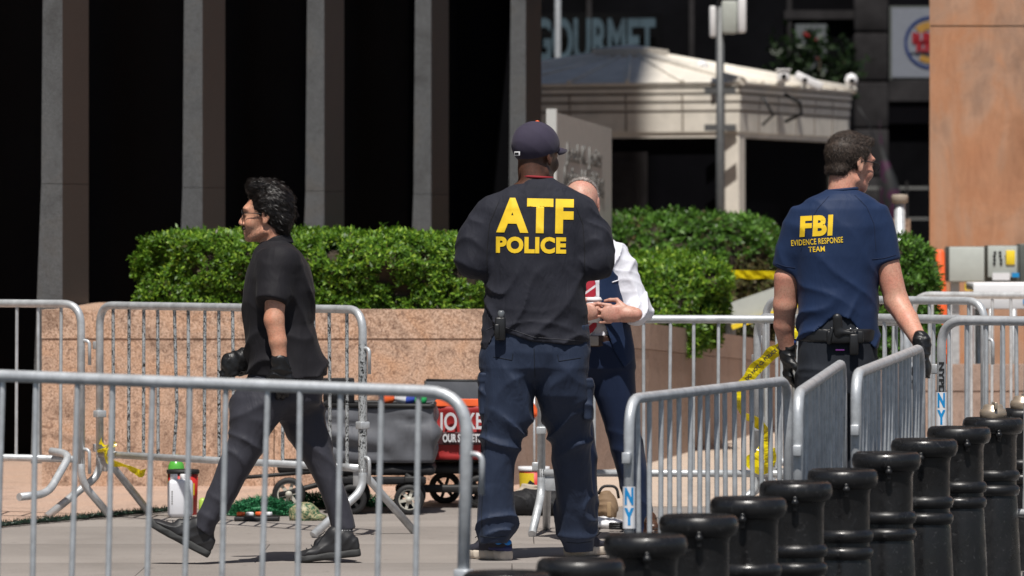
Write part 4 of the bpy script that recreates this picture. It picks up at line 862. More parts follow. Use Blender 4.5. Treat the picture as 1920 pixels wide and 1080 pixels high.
patch(.070, .0765, .06, .19, -math.pi * .93, -math.pi * .5, 'yellow_label', M['yellow'], o); m = MB(); m.box((-.02, -.078, .13), (.03, .004, .04), R=Matrix.Rotation(.6, 3, 'Y')); m.build('black_mark', M['black'], o)
o = tag(empty('black_duffel', (at(1000, 962, 28.6).x, 28.5, 0)), 'black duffel bag on the ground behind the officer legs', 'bag')
solid('bag_body', [cone((-.1, 0, .055), (.12, 0, .05), .06, .055, .02), ell((0, .02, .08), (.13, .07, .05), .03), ell((.1, -.02, .05), (.06, .07, .05), .03)], .008, M['dark_fabric'], o, lambda P, d: d - .010 * folds(P, 40, (1, .3, .4), 3, 9))
o = tag(empty('rag_pile', (at(1030, 940, 28.6).x, 28.85, 0)), 'beige crumpled cloths heaped by the second bucket', 'cloth'); solid('cloth_heap', [ell((0, 0, .05), (.09, .07, .09), .03), ell((-.11, 0, .04), (.07, .06, .1), .03)], .008, simple_cache('beige rag', (.42, .36, .29), .9), o, lambda P, d: d - .014 * folds(P, 45, (.4, .3, 1), 3, 12))
o = tag(empty('tan_backpack', (at(1138, 960, 27.6).x, 27.75, 0)), 'small tan tactical backpack with black straps on the pavement', 'backpack')
solid('pack_body', [ell((0, 0, .075), (.055, .05, .08), .02), ell((.015, -.04, .06), (.035, .03, .05), .015)], .006, simple_cache('tan nylon', (.20, .13, .075), .8), o, lambda P, d: d - .006 * folds(P, 60, (.3, .3, 1), 3, 12))
m = MB(); m.tube(fillet([(-.04, 0, .14), (-.02, 0, .18), (.05, 0, .18), (.06, 0, .12)], .03), .007); m.tube(fillet([(-.055, -.02, .13), (-.07, -.04, .06), (-.05, -.05, .01)], .03), .008); m.build('strap', M['black'], o)
m = MB(); m.box((.012, -.072, .07), (.02, .006, .07), bev=.002); m.build('webbing', simple_cache('light tan', (.34, .23, .13), .8), o)
o = tag(empty('white_towel', (at(1140, 975, 27.2).x, 27.25, 0)), 'white stained towel lying before the tan backpack', 'towel'); solid('towel_fold', [ell((0, 0, .02), (.085, .07, .028), .02), ell((-.05, .02, .03), (.04, .05, .025), .02)], .006, M['white'], o, lambda P, d: d - .006 * folds(P, 70, (.8, .5, .4), 3, 12))
o = tag(empty('coiled_cable', (at(1165, 972, 27).x - .01, 26.95, 0)), 'black coiled cable beside the white towel', 'cable'); m = MB()
m.tube([Vector((.045 * math.cos(t * .5), .035 * math.sin(t * .5), .010 + t * .0008)) for t in range(0, 40)], .007, 8); m.build('cable_loops', M['black'], o)
# green garland heap and camouflage cloth
def tinsel(name, c, r, n, par, mat, s=.03):
    U = rng.normal(0, 1, (n, 3)); U /= np.linalg.norm(U, axis=1)[:, None]; U[:, 2] = np.abs(U[:, 2]); P = U * r * (rng.random(n) ** .3)[:, None] + c
    T = U + rng.normal(0, .8, (n, 3)); T[:, 2] = np.abs(T[:, 2]) * .6; T /= np.linalg.norm(T, axis=1)[:, None]; w_ = np.cross(T, rng.normal(0, 1, (n, 3))); w_ /= np.linalg.norm(w_, axis=1)[:, None]
    L = s * rng.uniform(.5, 1.4, n)[:, None]; V = np.stack([P - w_ * .003, P + T * L, P + w_ * .003], 1).reshape(-1, 3); V[:, 2] = np.maximum(V[:, 2], .004 - par.location.z)
    return link(name, mesh_np(name, V, np.arange(len(V)).reshape(-1, 3), False), mat, par)
gm = leafmat('garland green', [(0, (.01, .07, .035)), (.5, (.02, .16, .07)), (1, (.06, .28, .13))], .1)
o = tag(empty('green_garland', (at(490, 962, 28.4).x, 28.5, 0)), 'heap of dark green garland between the walker legs', 'garland')
tinsel('needles', np.array([0, 0, 0]), np.array([.2, .12, .085]), 3500, o, gm); m = MB(); m.tube([Vector((.17 * math.cos(t), .09 * math.sin(t), .02 + .02 * math.sin(3 * t))) for t in np.linspace(0, 12, 60)], .012, 6); m.build('wire', gm, o)
o = tag(empty('green_garland', (at(600, 930, 29.3).x, 29.4, 0)), 'green garland strewn under the wagons', 'garland')
tinsel('needles', np.array([0, 0, 0]), np.array([.45, .18, .07]), 4500, o, gm); m = MB(); m.tube([Vector((-.4 + .8 * t, .08 * math.sin(t * 12), .015)) for t in np.linspace(0, 1, 40)], .012, 6); m.build('wire', gm, o)
cm, cnt, cbs = nodes('camouflage cloth'); cv = objvec(cnt); cn = noise(cnt, 28, 3, .5, cv, 2.5); cr = ramp(cnt, [(.38, (.03, .08, .04)), (.44, (.08, .15, .07)), (.5, (.40, .34, .2)), (.6, (.12, .18, .09))]); cr.color_ramp.interpolation = 'CONSTANT'; cnt.links.new(cn.outputs[0], cr.inputs[0]); cnt.links.new(cr.outputs[0], cbs.inputs['Base Color'])
o = tag(empty('camouflage_cap', (at(570, 965, 28.0).x, 28.0, 0)), 'crumpled camouflage cap on the pavement by the garland', 'cap'); solid('cap_cloth', [ell((0, 0, .03), (.075, .06, .06), .02), ell((.06, 0, .015), (.05, .05, .02), .02)], .006, cm, o, lambda P, d: d - .005 * folds(P, 60, (.5, .3, 1), 3, 12))
o = tag(empty('black_tray', (at(462, 968, 27.9).x + .02, 27.95, 0)), 'flat black tray in front of the garland heap', 'tray'); m = MB(); m.box((.03, 0, .012), (.22, .12, .02), bev=.005); m.build('tray_body', M['black'], o)
for i in range(4): m = MB(); m.box((-.05 + i * .045, rng.uniform(-.03, .03), .034), (.035, .03, .02), R=Matrix.Rotation(rng.uniform(-1, 1), 3, 'Z'), bev=.006); m.build('scrap', M['white'] if i % 2 else M['orange'], o)
# green net strip along the paving edge
o = tag(empty('green_net_strip', (at(130, 976, 27.8).x, 28.0, 0)), 'dark green garland strip along the pink paving edge', 'garland')
pa, pb_ = Vector((-2.62, 26.95, 0)) - o.location, Vector((-1.66, 29.0, 0)) - o.location
n = 2600; t = rng.random(n); c = np.array([pa + (pb_ - pa) * float(q) for q in t]) + np.stack([rng.normal(0, .02, n), rng.normal(0, .02, n), np.full(n, .012)], 1)
T = rng.normal(0, 1, (n, 3)); T /= np.linalg.norm(T, axis=1)[:, None]; w_ = np.cross(T, rng.normal(0, 1, (n, 3))); w_ /= np.linalg.norm(w_, axis=1)[:, None]; V = np.stack([c - w_ * .003, c + T * .028, c + w_ * .003], 1).reshape(-1, 3); V[:, 2] = np.abs(V[:, 2]) + .006
link('needles', mesh_np('needles', V, np.arange(len(V)).reshape(-1, 3), False), leafmat('strip green', [(0, (.008, .02, .015)), (1, (.02, .055, .035))], .05), o); m = MB(); m.tube([pa + Vector((0, 0, .014)), pb_ + Vector((0, 0, .014))], .01, 6); m.build('wire', M['black'], o)
# red flag seen between the officer's legs
o = tag(empty('red_pennant', (at(1003, 960, 28.9).x + .0, 29.9, 0)), 'small red cloth pennant on a stick behind the officer legs', 'flag'); m = MB(); m.tube([(0, 0, 0), (0, 0, .62)], .006); m.build('stick', M['galv'], o)
V = []
for i in range(9): t_ = i / 8; V += [(-.0 - .02 * math.sin(t_ * 5), -.01, .62 - .16 * t_), (-.045 + .04 * t_, -.015 + .01 * math.sin(t_ * 9), .60 - .16 * t_)]
q = link('pennant_cloth', mesh_from('pennant_cloth', V, [(2 * i, 2 * i + 1, 2 * i + 3, 2 * i + 2) for i in range(8)]), M['orange'], o); q.modifiers.new('t', 'SOLIDIFY').thickness = .003

# ================================================================ CAUTION TAPE
def ribbon(pts, w, mat, name, par, twist=None, thick=.0015, n=8):
    P = [Vector(p) for p in pts]; D = []
    for i in range(len(P) - 1):                  # catmull-rom
        p0, p1, p2, p3 = P[max(i - 1, 0)], P[i], P[i + 1], P[min(i + 2, len(P) - 1)]
        for k in range(n):
            t = k / n; D.append(.5 * ((2 * p1) + (p2 - p0) * t + (2 * p0 - 5 * p1 + 4 * p2 - p3) * t * t + (3 * p1 - p0 - 3 * p2 + p3) * t ** 3))
    D.append(P[-1]); V = []; N = len(D); tw = twist or [0] * len(P)
    for i, p in enumerate(D):
        t = (D[min(i + 1, N - 1)] - D[max(i - 1, 0)]).normalized(); s = t.cross(Vector((0, -1, 0))).normalized(); u = t.cross(s).normalized()
        a = float(np.interp(i / (N - 1), np.linspace(0, 1, len(tw)), tw)); d = s * math.cos(a) + u * math.sin(a); V += [p - d * w / 2, p + u * .007 * math.sin(i * 1.3) + d * .004 * math.cos(i * 2.1), p + d * w / 2 * (.85 + .15 * math.cos(i * .9))]
    q = link(name, mesh_from(name, V, [(3 * i + j, 3 * i + j + 1, 3 * i + j + 4, 3 * i + j + 3) for i in range(N - 1) for j in (0, 1)], False), mat, par); q.modifiers.new('t', 'SOLIDIFY').thickness = .0006
    return q, D
o = tag(empty('caution_tape', at(1420, 745, 27.6) * Vector((1, 1, 0))), 'yellow printed tape curling down from the officer hand to the ground', 'tape'); og = o.location.copy()
pp = [(1492, 612, 26.4), (1470, 645, 26.4), (1440, 668, 26.45), (1402, 708, 26.5), (1382, 745, 26.5), (1392, 775, 26.52), (1418, 792, 26.52), (1437, 815, 26.5), (1428, 850, 26.5), (1405, 868, 26.48), (1440, 878, 26.45), (1445, 840, 26.42)]
tp, D = ribbon([at(*p) - og for p in pp], .062, M['yellow_tape'], 'tape_strip', o, [.2, .1, -.1, .3, .9, 1.2, .7, 1.0, .3, -.5, .6, .2])
for i in range(1, 3):
    p, q = Vector(at(*pp[i])), Vector(at(*pp[i + 1])); me = text_mesh('POLICE SCENE' if i == 1 else 'DO NOT CROSS', .022, .0, .001); me.transform(Matrix.Rotation(math.pi / 2, 4, 'X')); me.transform(Matrix.Rotation(-math.atan2((p - q).z, (p - q).x), 4, 'Y'))
    link('tape_letters', me, M['black'], tp, (p + q) / 2 - og + Vector((0, -.016, .0)))
o = tag(empty('caution_tape', at(200, 850, 28.1)), 'yellow tape knotted on the lower corner of the chipped barrier', 'tape'); og = o.location.copy()
ribbon([at(*p) - og for p in [(188, 826, 28.2), (198, 836, 28.15), (212, 832, 28.15), (196, 850, 28.1), (205, 866, 28.05), (235, 874, 28.0), (262, 888, 27.98), (270, 880, 27.97)]], .04, M['yellow_tape'], 'tape_strip', o, [.4, 1.9, .2, 1.8, .3, 1.2, .1, 1.3])
q = MB(); q.tube([at(184, 846, 28.28) - og, at(200, 842, 28.2) - og, at(197, 858, 28.2) - og], [.007, .011, .006], 8); q.build('knot', M['yellow_tape'], o)
o = tag(empty('caution_tape', at(1400, 516, 38.4)), 'taut wide yellow tape stretched in front of the far hedge', 'tape'); og = o.location.copy()
ribbon([at(*p) - og for p in [(1345, 517, 38.6), (1380, 515, 38.5), (1420, 516, 38.4), (1500, 517, 38.3), (1600, 512, 38.2)]], .062, M['yellow_tape'], 'tape_strip', o, [.1, .0, .2, .1, 0])
q = MB(); q.tube([at(1346, 517, 38.6) - og, at(1344, 620, 38.6) - og], .006, 6); q.tube([at(1600, 512, 38.2) - og, at(1600, 640, 38.2) - og], .006, 6); q.build('tape_stake', M['black'], o)
# ================================================================ PEOPLE
def rows(Y0, data, k=.03, p=2.3, rnd=.0):         # silhouette rows (row, left, right, depth offset, half depth) -> upright loft
    out = []
    for y, xl, xr, dy, b in data:
        Y = Y0 + dy; l, r = (xl - 960) / F * Y, (xr - 960) / F * Y
        out.append((EYE - (y - HZ) / F * Y, (l + r) / 2, Y, (r - l) / 2, b))
    return loft((0, 0, 0), (0, 0, 1), (1, 0, 0), (0, 1, 0), out, k, p, rnd)
def limb(a, b, prof, k=.02, flat=1.0, p=2.0, rnd=.006, sdh=(0, 1, 0)):   # flat ended tapered limb, prof = [(t, r)]
    a, b = Vector(a), Vector(b); ax = (b - a); L = ax.length; ax /= L; sd = Vector(sdh); sd = (sd - ax * sd.dot(ax)).normalized(); up = ax.cross(sd)
    return loft(a, ax, sd, up, [(t * L, 0, 0, r * flat, r) for t, r in prof], k, p, rnd)
def put(name, me, mat, parent, base):
    me.transform(Matrix.Translation(-base)); return link(name, me, mat, parent)
class Frame:
    def __init__(s, o, fwd, up=(0, 0, 1), k=1.0):
        s.o = Vector(o); s.f = Vector(fwd).normalized(); u = Vector(up); s.r = s.f.cross(u).normalized(); s.u = s.r.cross(s.f); s.k = k
    def __call__(s, f, r, u): return s.o + (s.f * f + s.r * r + s.u * u) * s.k
    def R(s): return [list(s.f), list(s.r), list(s.u)]
    def E(s, c, rad, k=.02): return ell(s(*c), tuple(q * s.k for q in rad), k, s.R())
    def C(s, a, b, ra, rb, k=.015, flat=None): return cone(s(*a), s(*b), ra * s.k, rb * s.k, k, flat)
def head_prims(H, neck_to, nr=.058):
    P = [H.E((-.012, 0, .032), (.098, .076, .084)), H.E((.032, 0, -.016), (.061, .061, .080), .03), H.E((.044, 0, -.078), (.040, .040, .034), .03), H.E((.076, 0, -.100), (.015, .020, .015), .02),
         H.E((.083, 0, .026), (.018, .055, .012), .02), H.E((.066, .040, -.035), (.022, .022, .026), .02), H.E((.066, -.040, -.035), (.022, .022, .026), .02),
         H.C((.090, 0, .010), (.110, 0, -.034), .007, .0115, .010), H.E((.100, .011, -.040), (.011, .008, .007), .006), H.E((.100, -.011, -.040), (.011, .008, .007), .006),
         H.E((.090, 0, -.066), (.010, .023, .006), .006), H.E((.088, 0, -.078), (.011, .020, .0065), .006), H.E((.082, 0, -.090), (.010, .018, .007), .01),
         H.C((.0, .056, -.068), (.060, .028, -.094), .012, .012, .02), H.C((.0, -.056, -.068), (.060, -.028, -.094), .012, .012, .02),
         cut(H.E((.103, .032, .004), (.016, .018, .013), .012)), cut(H.E((.103, -.032, .004), (.016, .018, .013), .012)), H.E((.080, .032, .003), (.013, .014, .010), .004), H.E((.080, -.032, .003), (.013, .014, .010), .004)]
    for s in (1, -1):
        P += [H.E((-.008, s * .078, .000), (.019, .007, .030), .006), H.E((-.004, s * .077, -.028), (.011, .007, .014), .006), cut(H.E((-.004, s * .086, .001), (.010, .006, .018), .003))]
    P += [cone(H(-.028, 0, -.06), neck_to, nr * .93, nr, .03), ]
    return P
def hand_prims(w, d, n, side=1, curl=(.5, .5, .4), k=1.0, spread=.0, wr=.026, thumb_in=.4, dr=0.0, sp=.0205):
    w, d, n = Vector(w), Vector(d).normalized(), Vector(n); n = (n - d * n.dot(d)).normalized(); s = d.cross(n).normalized(); P = []
    P += [cone(w - d * .03, w + d * .02, wr * k, wr * .95 * k, .015), cone(w + d * .02 * k, w + d * .085 * k, .036 * k + dr, .040 * k + dr, .015, (n, .42)), ell(w + d * .045 * k + n * .008 * k + s * side * .02 * k, (.022 * k, .018 * k, .018 * k), .015)]
    for i, (L, r) in enumerate(((.070, .0085), (.079, .0088), (.074, .0084), (.058, .0075))):
        o = (1.5 - i) * sp * side; p = w + d * (.088 - abs(i - 1) * .003) * k + s * o * k; a = 0
        for j, q in enumerate((.45, .32, .23)):
            a += curl[j] * (1 + .10 * i); dd = (d * math.cos(a) + n * math.sin(a) + s * spread * (1.5 - i) * side).normalized(); p2 = p + dd * L * q * k
            P.append(cone(p, p2, r * (1 - .08 * j) * k + dr, r * (.95 - .1 * j) * k + dr, .004)); p = p2
    p = w + d * .025 * k + s * side * .030 * k
    p2 = p + (d * .62 + s * side * .62 + n * thumb_in).normalized() * .045 * k; p3 = p2 + (d * .85 + s * side * (.15 - thumb_in * .5) + n * (.2 + thumb_in * .6)).normalized() * .032 * k
    p4 = p3 + (d * .9 - s * side * thumb_in * .6 + n * .5).normalized() * .024 * k
    return P + [cone(p, p2, .0145 * k + dr, .011 * k + dr, .01), cone(p2, p3, .0108 * k + dr, .0095 * k + dr, .004), cone(p3, p4, .0095 * k + dr, .0075 * k + dr, .004)]
def combine(name, me, V2, Q2):
    V = mesh_arrays(me); n = len(me.polygons); Q = np.empty(n * 4, np.int32); me.loops.foreach_get('vertex_index', Q)
    return mesh_np(name, np.concatenate([V, V2]), np.concatenate([Q.reshape(-1, 4), Q2 + len(V)]))
def strands(me, n, L, flow, keep=None, w=.0011, lift=.35, jit=.35):
    V = mesh_arrays(me); N = np.empty(len(V) * 3, np.float32); me.vertex_normals.foreach_get('vector', N); N = N.reshape(-1, 3)
    if keep is not None: idx = np.nonzero(keep(V))[0]
    else: idx = np.arange(len(V))
    i = rng.choice(idx, n); P = V[i] + rng.normal(0, .0018, (n, 3)); N = N[i]; T = flow(P, N); T = T - N * (T * N).sum(1)[:, None]; T /= np.linalg.norm(T, axis=1)[:, None] + 1e-6
    T = T + rng.normal(0, jit, (n, 3)); T = T + N * lift; T /= np.linalg.norm(T, axis=1)[:, None]; s = np.cross(T, N + rng.normal(0, .4, (n, 3))); s /= np.linalg.norm(s, axis=1)[:, None] + 1e-6
    l = (L * rng.uniform(.5, 1.3, n))[:, None]; m_ = P + T * l * .5 + N * .001; e = P + T * l - N * l * lift * .7
    V2 = np.stack([P, m_ + s * w, e, m_ - s * w], 1).reshape(-1, 3); return V2, np.arange(n * 4).reshape(-1, 4)
def hair(name, prims, clip, par, base, mat, flow, n, L, rough=.006, freq=60, vox=.005, keep=None, lift=.35, jit=.35, w=.0011):
    me = sdf_mesh(name, prims, vox, lambda P, d: d - rough * folds(P, freq, (.6, .3, .7), 3, 16) - rough * (vnoise(P * 90) - .5), clip)
    V2, Q2 = strands(me, n, L, flow, keep, w, lift, jit); return put(name, combine(name, me, V2, Q2), mat, par, base)
def shoe(name, heel, fwd, up, L, par, base, upper, sole, sole_h=.028, style=0, wide=1.0):
    fr = Frame(heel, fwd, up); W = [(0, .024), (.04, .033), (.15, .036), (.4, .036), (.62, .046), (.8, .046), (.93, .034), (1, .016)]
    W = [(a, b * wide) for a, b in W]
    so = loft(fr.o, fr.f, fr.r, fr.u, [(t * L, 0, sole_h * (.5 + (.10 if t > .8 else 0)), w, sole_h * .55) for t, w in W], .01, 3.5, .006)
    o = empty(name, heel - base); o.parent = par; hb = Vector(heel)
    me = sdf_mesh('sole', [so], .005, (lambda P, d: d - .0025 * folds(P, 45, tuple(fr.f), 1.8, 12)) if style else (lambda P, d: d - .0012 * folds(P, 90, tuple(fr.f * .3 + fr.u), 1.2, 8))); put('sole', me, sole, o, hb)
    h = [(.01, .050, .026), (.08, .062, .032), (.2, .066, .034), (.32, .064, .035), (.45, .052, .036), (.6, .040, .043), (.78, .030, .043), (.9, .024, .034), (.985, .014, .018)]
    up_ = [loft(fr.o, fr.f, fr.r, fr.u, [(t * L, 0, sole_h * .6 + hh * .52, ww * wide * .97, hh * .62) for t, hh, ww in h], .012, 2.4, .008), fr.C((.06, 0, .085), (.10, 0, .105), .036, .037, .02), fr.C((.10, 0, .095), (.17, 0, .070), .030, .026, .02), cut(fr.E((.075, 0, .125), (.034, .026, .03), .006))]
    put('upper', sdf_mesh('upper', up_, .005, lambda P, d: d - .0025 * folds(P, 70, tuple(fr.f * .8 + fr.u), 2, 10)), upper, o, hb)
    m = MB()
    for i in range(5): t = .135 + i * .022; z = .098 - i * .012 + .004; m.tube([fr(t, -.020, z - .008) - hb, fr(t + .006, 0, z + .004) - hb, fr(t, .020, z - .008) - hb], .0022, 6)
    lp = [fr(.13, .0, .100), fr(.145, .03, .118), fr(.175, .045, .100), fr(.17, .03, .085)]; m.tube([p - hb for p in lp], .0018, 6); m.tube([fr(.13, 0, .1) - hb, fr(.15, -.028, .115) - hb, fr(.18, -.04, .092) - hb], .0018, 6)
    m.build('laces', M['lace'], o); return o, fr
def print_text(me, txt, x0, x1, y0, y1, Y0, par, base, mat, ang=0.0, bold=.05, off=.0025, font_k=.1, space=1.0, name='lettering', shear=0):
    bv = bvh_of(me) if not isinstance(me, BVHTree) else me
    t = text_mesh(txt, 1.0, 0, bold, space=space); xs = [v.co.x for v in t.vertices]; zs = [v.co.y for v in t.vertices]
    w, h = (x1 - x0) / F * Y0, (y1 - y0) / F * Y0; c = at((x0 + x1) / 2, (y0 + y1) / 2, Y0)
    t.transform(Matrix.Translation((-(min(xs) + max(xs)) / 2, -(min(zs) + max(zs)) / 2, 0))); t.transform(Matrix.Diagonal((w / (max(xs) - min(xs)), h / (max(zs) - min(zs)), 1, 1)))
    bm = bmesh.new(); bm.from_mesh(t); bmesh.ops.remove_doubles(bm, verts=bm.verts, dist=1e-5); bmesh.ops.triangulate(bm, faces=bm.faces)
    for _ in range(5):
        es = [e for e in bm.edges if e.calc_length() > .007]
        if not es: break
        bmesh.ops.subdivide_edges(bm, edges=es, cuts=1); bmesh.ops.triangulate(bm, faces=bm.faces)
    ca, sa = math.cos(ang), math.sin(ang)
    for v in bm.verts:
        X = c.x + v.co.x * ca - v.co.y * sa + shear * v.co.y; Z = c.z + v.co.x * sa + v.co.y * ca; hit = bv.ray_cast(Vector((X, Y0 - 1.5, Z)), Vector((0, 1, 0)))
        y = hit[0].y if hit[0] else Y0 - .1; v.co = Vector((X, y - off, Z))
    bm.to_mesh(t); bm.free(); return put(name, t, mat, par, base)

def seam(bv, pts, Y0, par, base, mat, r=.0016, name='seam'):
    P = []
    for i in range(len(pts) - 1):
        for t in np.linspace(0, 1, 14, endpoint=(i == len(pts) - 2)):
            x = pts[i][0] + (pts[i + 1][0] - pts[i][0]) * t; y = pts[i][1] + (pts[i + 1][1] - pts[i][1]) * t; c = at(x, y, Y0); h = bv.ray_cast(Vector((c.x, Y0 - 1.5, c.z)), Vector((0, 1, 0)))
            if h[0]: P.append(h[0] - Vector((0, .0003, 0)) - base)
    if len(P) > 3: m = MB(); m.tube(P, r, 5, False); m.build(name, mat, par)
sk_dark = skin('deep brown skin', (.060, .026, .016), (.12, .050, .030)); sk_light = skin('light skin', (.60, .33, .235), (.62, .27, .19)); sk_tan = skin('warm skin', (.55, .31, .21), (.60, .27, .17)); sk_pink = skin('pinkish skin', (.56, .33, .25), (.58, .26, .20))
M['lace'] = simple('shoe lace', (.02, .02, .022), .7)
M['shirt_charcoal'] = fabric('charcoal cotton', (.021, .022, .031), .75, .12, 700, .45, .15, 14); M['shirt_black'] = fabric('black polo knit', (.015, .014, .017), .7, .12, 900, .5, .1, 9)
M['trouser_navy'] = fabric('navy ripstop', (.022, .032, .060), .65, .15, 700, .5, .12, 12); M['trouser_grey'] = fabric('dark grey technical cloth', (.042, .042, .053), .55, .15, 900, .6, .08, 9)
M['tshirt_navy'] = fabric('navy jersey', (.015, .030, .078), .6, .15, 800, .35, .08, 9); M['vest_navy'] = fabric('navy suiting', (.010, .022, .060), .7, .2, 900, .2, .08, 9)
M['suit_navy'] = fabric('navy suit trousers', (.009, .017, .045), .6, .2, 900, .25, .08, 9); M['shirt_white'] = fabric('white poplin', (.74, .74, .80), .6, .05, 700, .4, .03, 12)
M['jeans_black'] = fabric('washed black denim', (.020, .023, .030), .75, .1, 600, .4, .2, 12); M['glove'] = simple('black nitrile', (.010, .010, .011), .42, var=.2, nscale=30, bmp=.6, bscale=70)
M['cap_cloth'] = fabric('faded navy cap', (.045, .038, .062), .8, .3, 700, .15, .12, 9); M['hair_black'] = simple('black hair', (.009, .0065, .0055), .45, var=.6, nscale=60, spec=.35); M['hair_brown'] = simple('short brown hair', (.042, .029, .022), .6, var=.7, nscale=70, spec=.35); M['hair_grey'] = simple('grey hair', (.32, .29, .27), .55, var=.4, nscale=60)
M['holster'] = simple('holster polymer', (.014, .014, .015), .4, var=.2); M['lens'] = simple('tinted lens', (.02, .022, .026), .08, spec=.8); M['lens'].node_tree.nodes['Principled BSDF'].inputs['Alpha'].default_value = .45; M['steel'] = simple('bright steel part', (.5, .5, .5), .25, .8)

# ---------------- person in charcoal shirt and cap, back to us
Y = 24.5; G = lambda x, y, dy=0: at(x, y, Y + dy); base = Vector((G(1000, 450).x, Y, 0))
Hd = Frame(G(1006, 292, .03), (.64, .77, -.05), (0, 0, 1), 1.03)
el, er = G(889, 487, -.03), G(1116, 490, -.03); hl, hr = G(955, 470, .27), G(1040, 468, .27)
body = head_prims(Hd, G(1003, 365, .0), .066) + [rows(Y, [(345, 965, 1045, .0, .07), (385, 925, 1085, .0, .10), (520, 925, 1083, 0, .11), (640, 925, 1085, 0, .12), (700, 920, 1090, 0, .11)], .03)] + [
    cone(G(920, 402), el, .06, .05, .03), cone(el, hl, .045, .03), cone(G(1083, 402), er, .06, .05, .03), cone(er, hr, .045, .03),
    rows(Y, [(690, 915, 995, 0, .085), (850, 915, 960, 0, .06), (1015, 915, 940, .0, .04)]), rows(Y, [(690, 1012, 1090, 0, .085), (850, 1048, 1096, .12, .06), (1030, 1068, 1100, .27, .04)])]
body += hand_prims(hl, (.8, .5, .1), (0, -1, .2), 1, (.5, .6, .5)) + hand_prims(hr, (-.8, .5, .1), (0, -1, .2), -1, (.5, .6, .5))
me = sdf_mesh('person', body, .0055); p1 = put('person', me, sk_dark, None, base); p1.location = base
tag(p1, 'person in charcoal long sleeved shirt and dark cap standing with back turned', 'person')
shirt = [rows(Y, [(333, 985, 1036, .0, .055), (341, 974, 1048, .0, .075), (352, 952, 1070, .0, .09), (368, 925, 1090, 0, .108), (390, 908, 1106, 0, .125), (430, 908, 1100, 0, .142), (480, 912, 1097, 0, .15), (540, 911, 1097, 0, .15), (600, 908, 1100, 0, .15), (652, 904, 1100, .0, .155)], .03, 2.3),
         cone(G(926, 408), G(897, 450, -.01), .088, .082, .05), cone(G(897, 450, -.01), el, .082, .078, .04), cone(el, G(930, 478, .2), .078, .055, .02),
         cone(G(1080, 408), G(1108, 448, -.01), .088, .082, .05), cone(G(1108, 448, -.01), er, .082, .078, .04), cone(er, G(1068, 478, .2), .078, .055, .02)]
def post1(P, d):
    x = (P[:, 0] * F / Y + 960); y = HZ - (P[:, 2] - EYE) * F / Y; low = np.clip((y - 480) / 80, 0, 1); arm = np.clip((np.abs(x - 1003) - 85) / 25, 0, 1); hem = np.clip((y - 560) / 60, 0, 1)
    d = d - .013 * low * (1 - arm) * folds(P, 24, (.5, .2, -.85), 3.2, 5.5, 1) - .007 * hem * folds(P, 30, (.25, 0, 1), 3, 7, 5) - .0035 * (1 - low) * folds(P, 22, (.9, .1, .4), 3, 5, 2)
    return d - .008 * arm * folds(P, 34, (.5, .5, .8), 2.6, 7, 3) - .003 * (vnoise(P * 22) - .5)
def clip1(P):
    x = (P[:, 0] * F / Y + 960); hem = np.interp(x, [900, 912, 925, 945, 1000, 1102], [655, 660, 628, 622, 640, 648]); return (EYE - (hem - HZ) / F * Y) - P[:, 2]
me = sdf_mesh('shirt', shirt, .0065, post1, clip1); bv = bvh_of(me); sh = put('shirt', me, M['shirt_charcoal'], p1, base)
print_text(bv, 'ATF', 931, 1075, 372, 437, Y, sh, base, M['letter_yellow'], -.02, space=1.13, bold=.050); print_text(bv, 'POLICE', 930, 1061, 444, 475, Y, sh, base, M['letter_yellow'], -.012, space=1.08, bold=.052)
seam(bv, [(912, 618), (925, 612), (945, 612), (1000, 631), (1096, 639)], Y, sh, base, simple_cache('charcoal stitching', (.045, .045, .055), .8)); seam(bv, [(935, 380), (918, 420), (913, 470), (914, 520)], Y, sh, base, simple_cache('charcoal seam', (.008, .008, .010), .9)); seam(bv, [(1078, 384), (1092, 420), (1096, 470), (1095, 520)], Y, sh, base, simple_cache('charcoal seam', (.008, .008, .010), .9))
m = MB(); c = G(1006, 333, .0); m.tube([c - base + Vector((.068 * math.cos(t), .062 * math.sin(t), .002 - .004 * math.cos(t))) for t in np.linspace(0, 6.283, 30)], .006, 8, False); m.build('collar', simple_cache('red trim', (.25, .012, .02), .8), sh)
tr = [rows(Y, [(612, 910, 1098, 0, .135), (660, 905, 1100, 0, .145), (690, 903, 1101, 0, .135), (712, 925, 1080, 0, .09), (724, 955, 1050, 0, .04)], .045, 2.4),
      rows(Y, [(650, 908, 1004, 0, .12), (690, 903, 1003, 0, .13), (742, 901, 1001, 0, .125), (790, 904, 995, 0, .115), (820, 905, 978, 0, .10), (870, 901, 964, 0, .09), (920, 897, 963, 0, .085), (960, 895, 966, 0, .085), (985, 895, 967, 0, .085), (1017, 898, 951, .0, .075)], .02, 2.3),
      rows(Y, [(650, 1000, 1098, 0, .12), (690, 1002, 1102, 0, .13), (742, 1005, 1104, .02, .125), (790, 1020, 1106, .08, .115), (833, 1034, 1107, .12, .10), (900, 1041, 1110, .18, .09), (960, 1046, 1114, .23, .085), (1005, 1050, 1115, .26, .085), (1033, 1060, 1112, .28, .075)], .02, 2.3)]
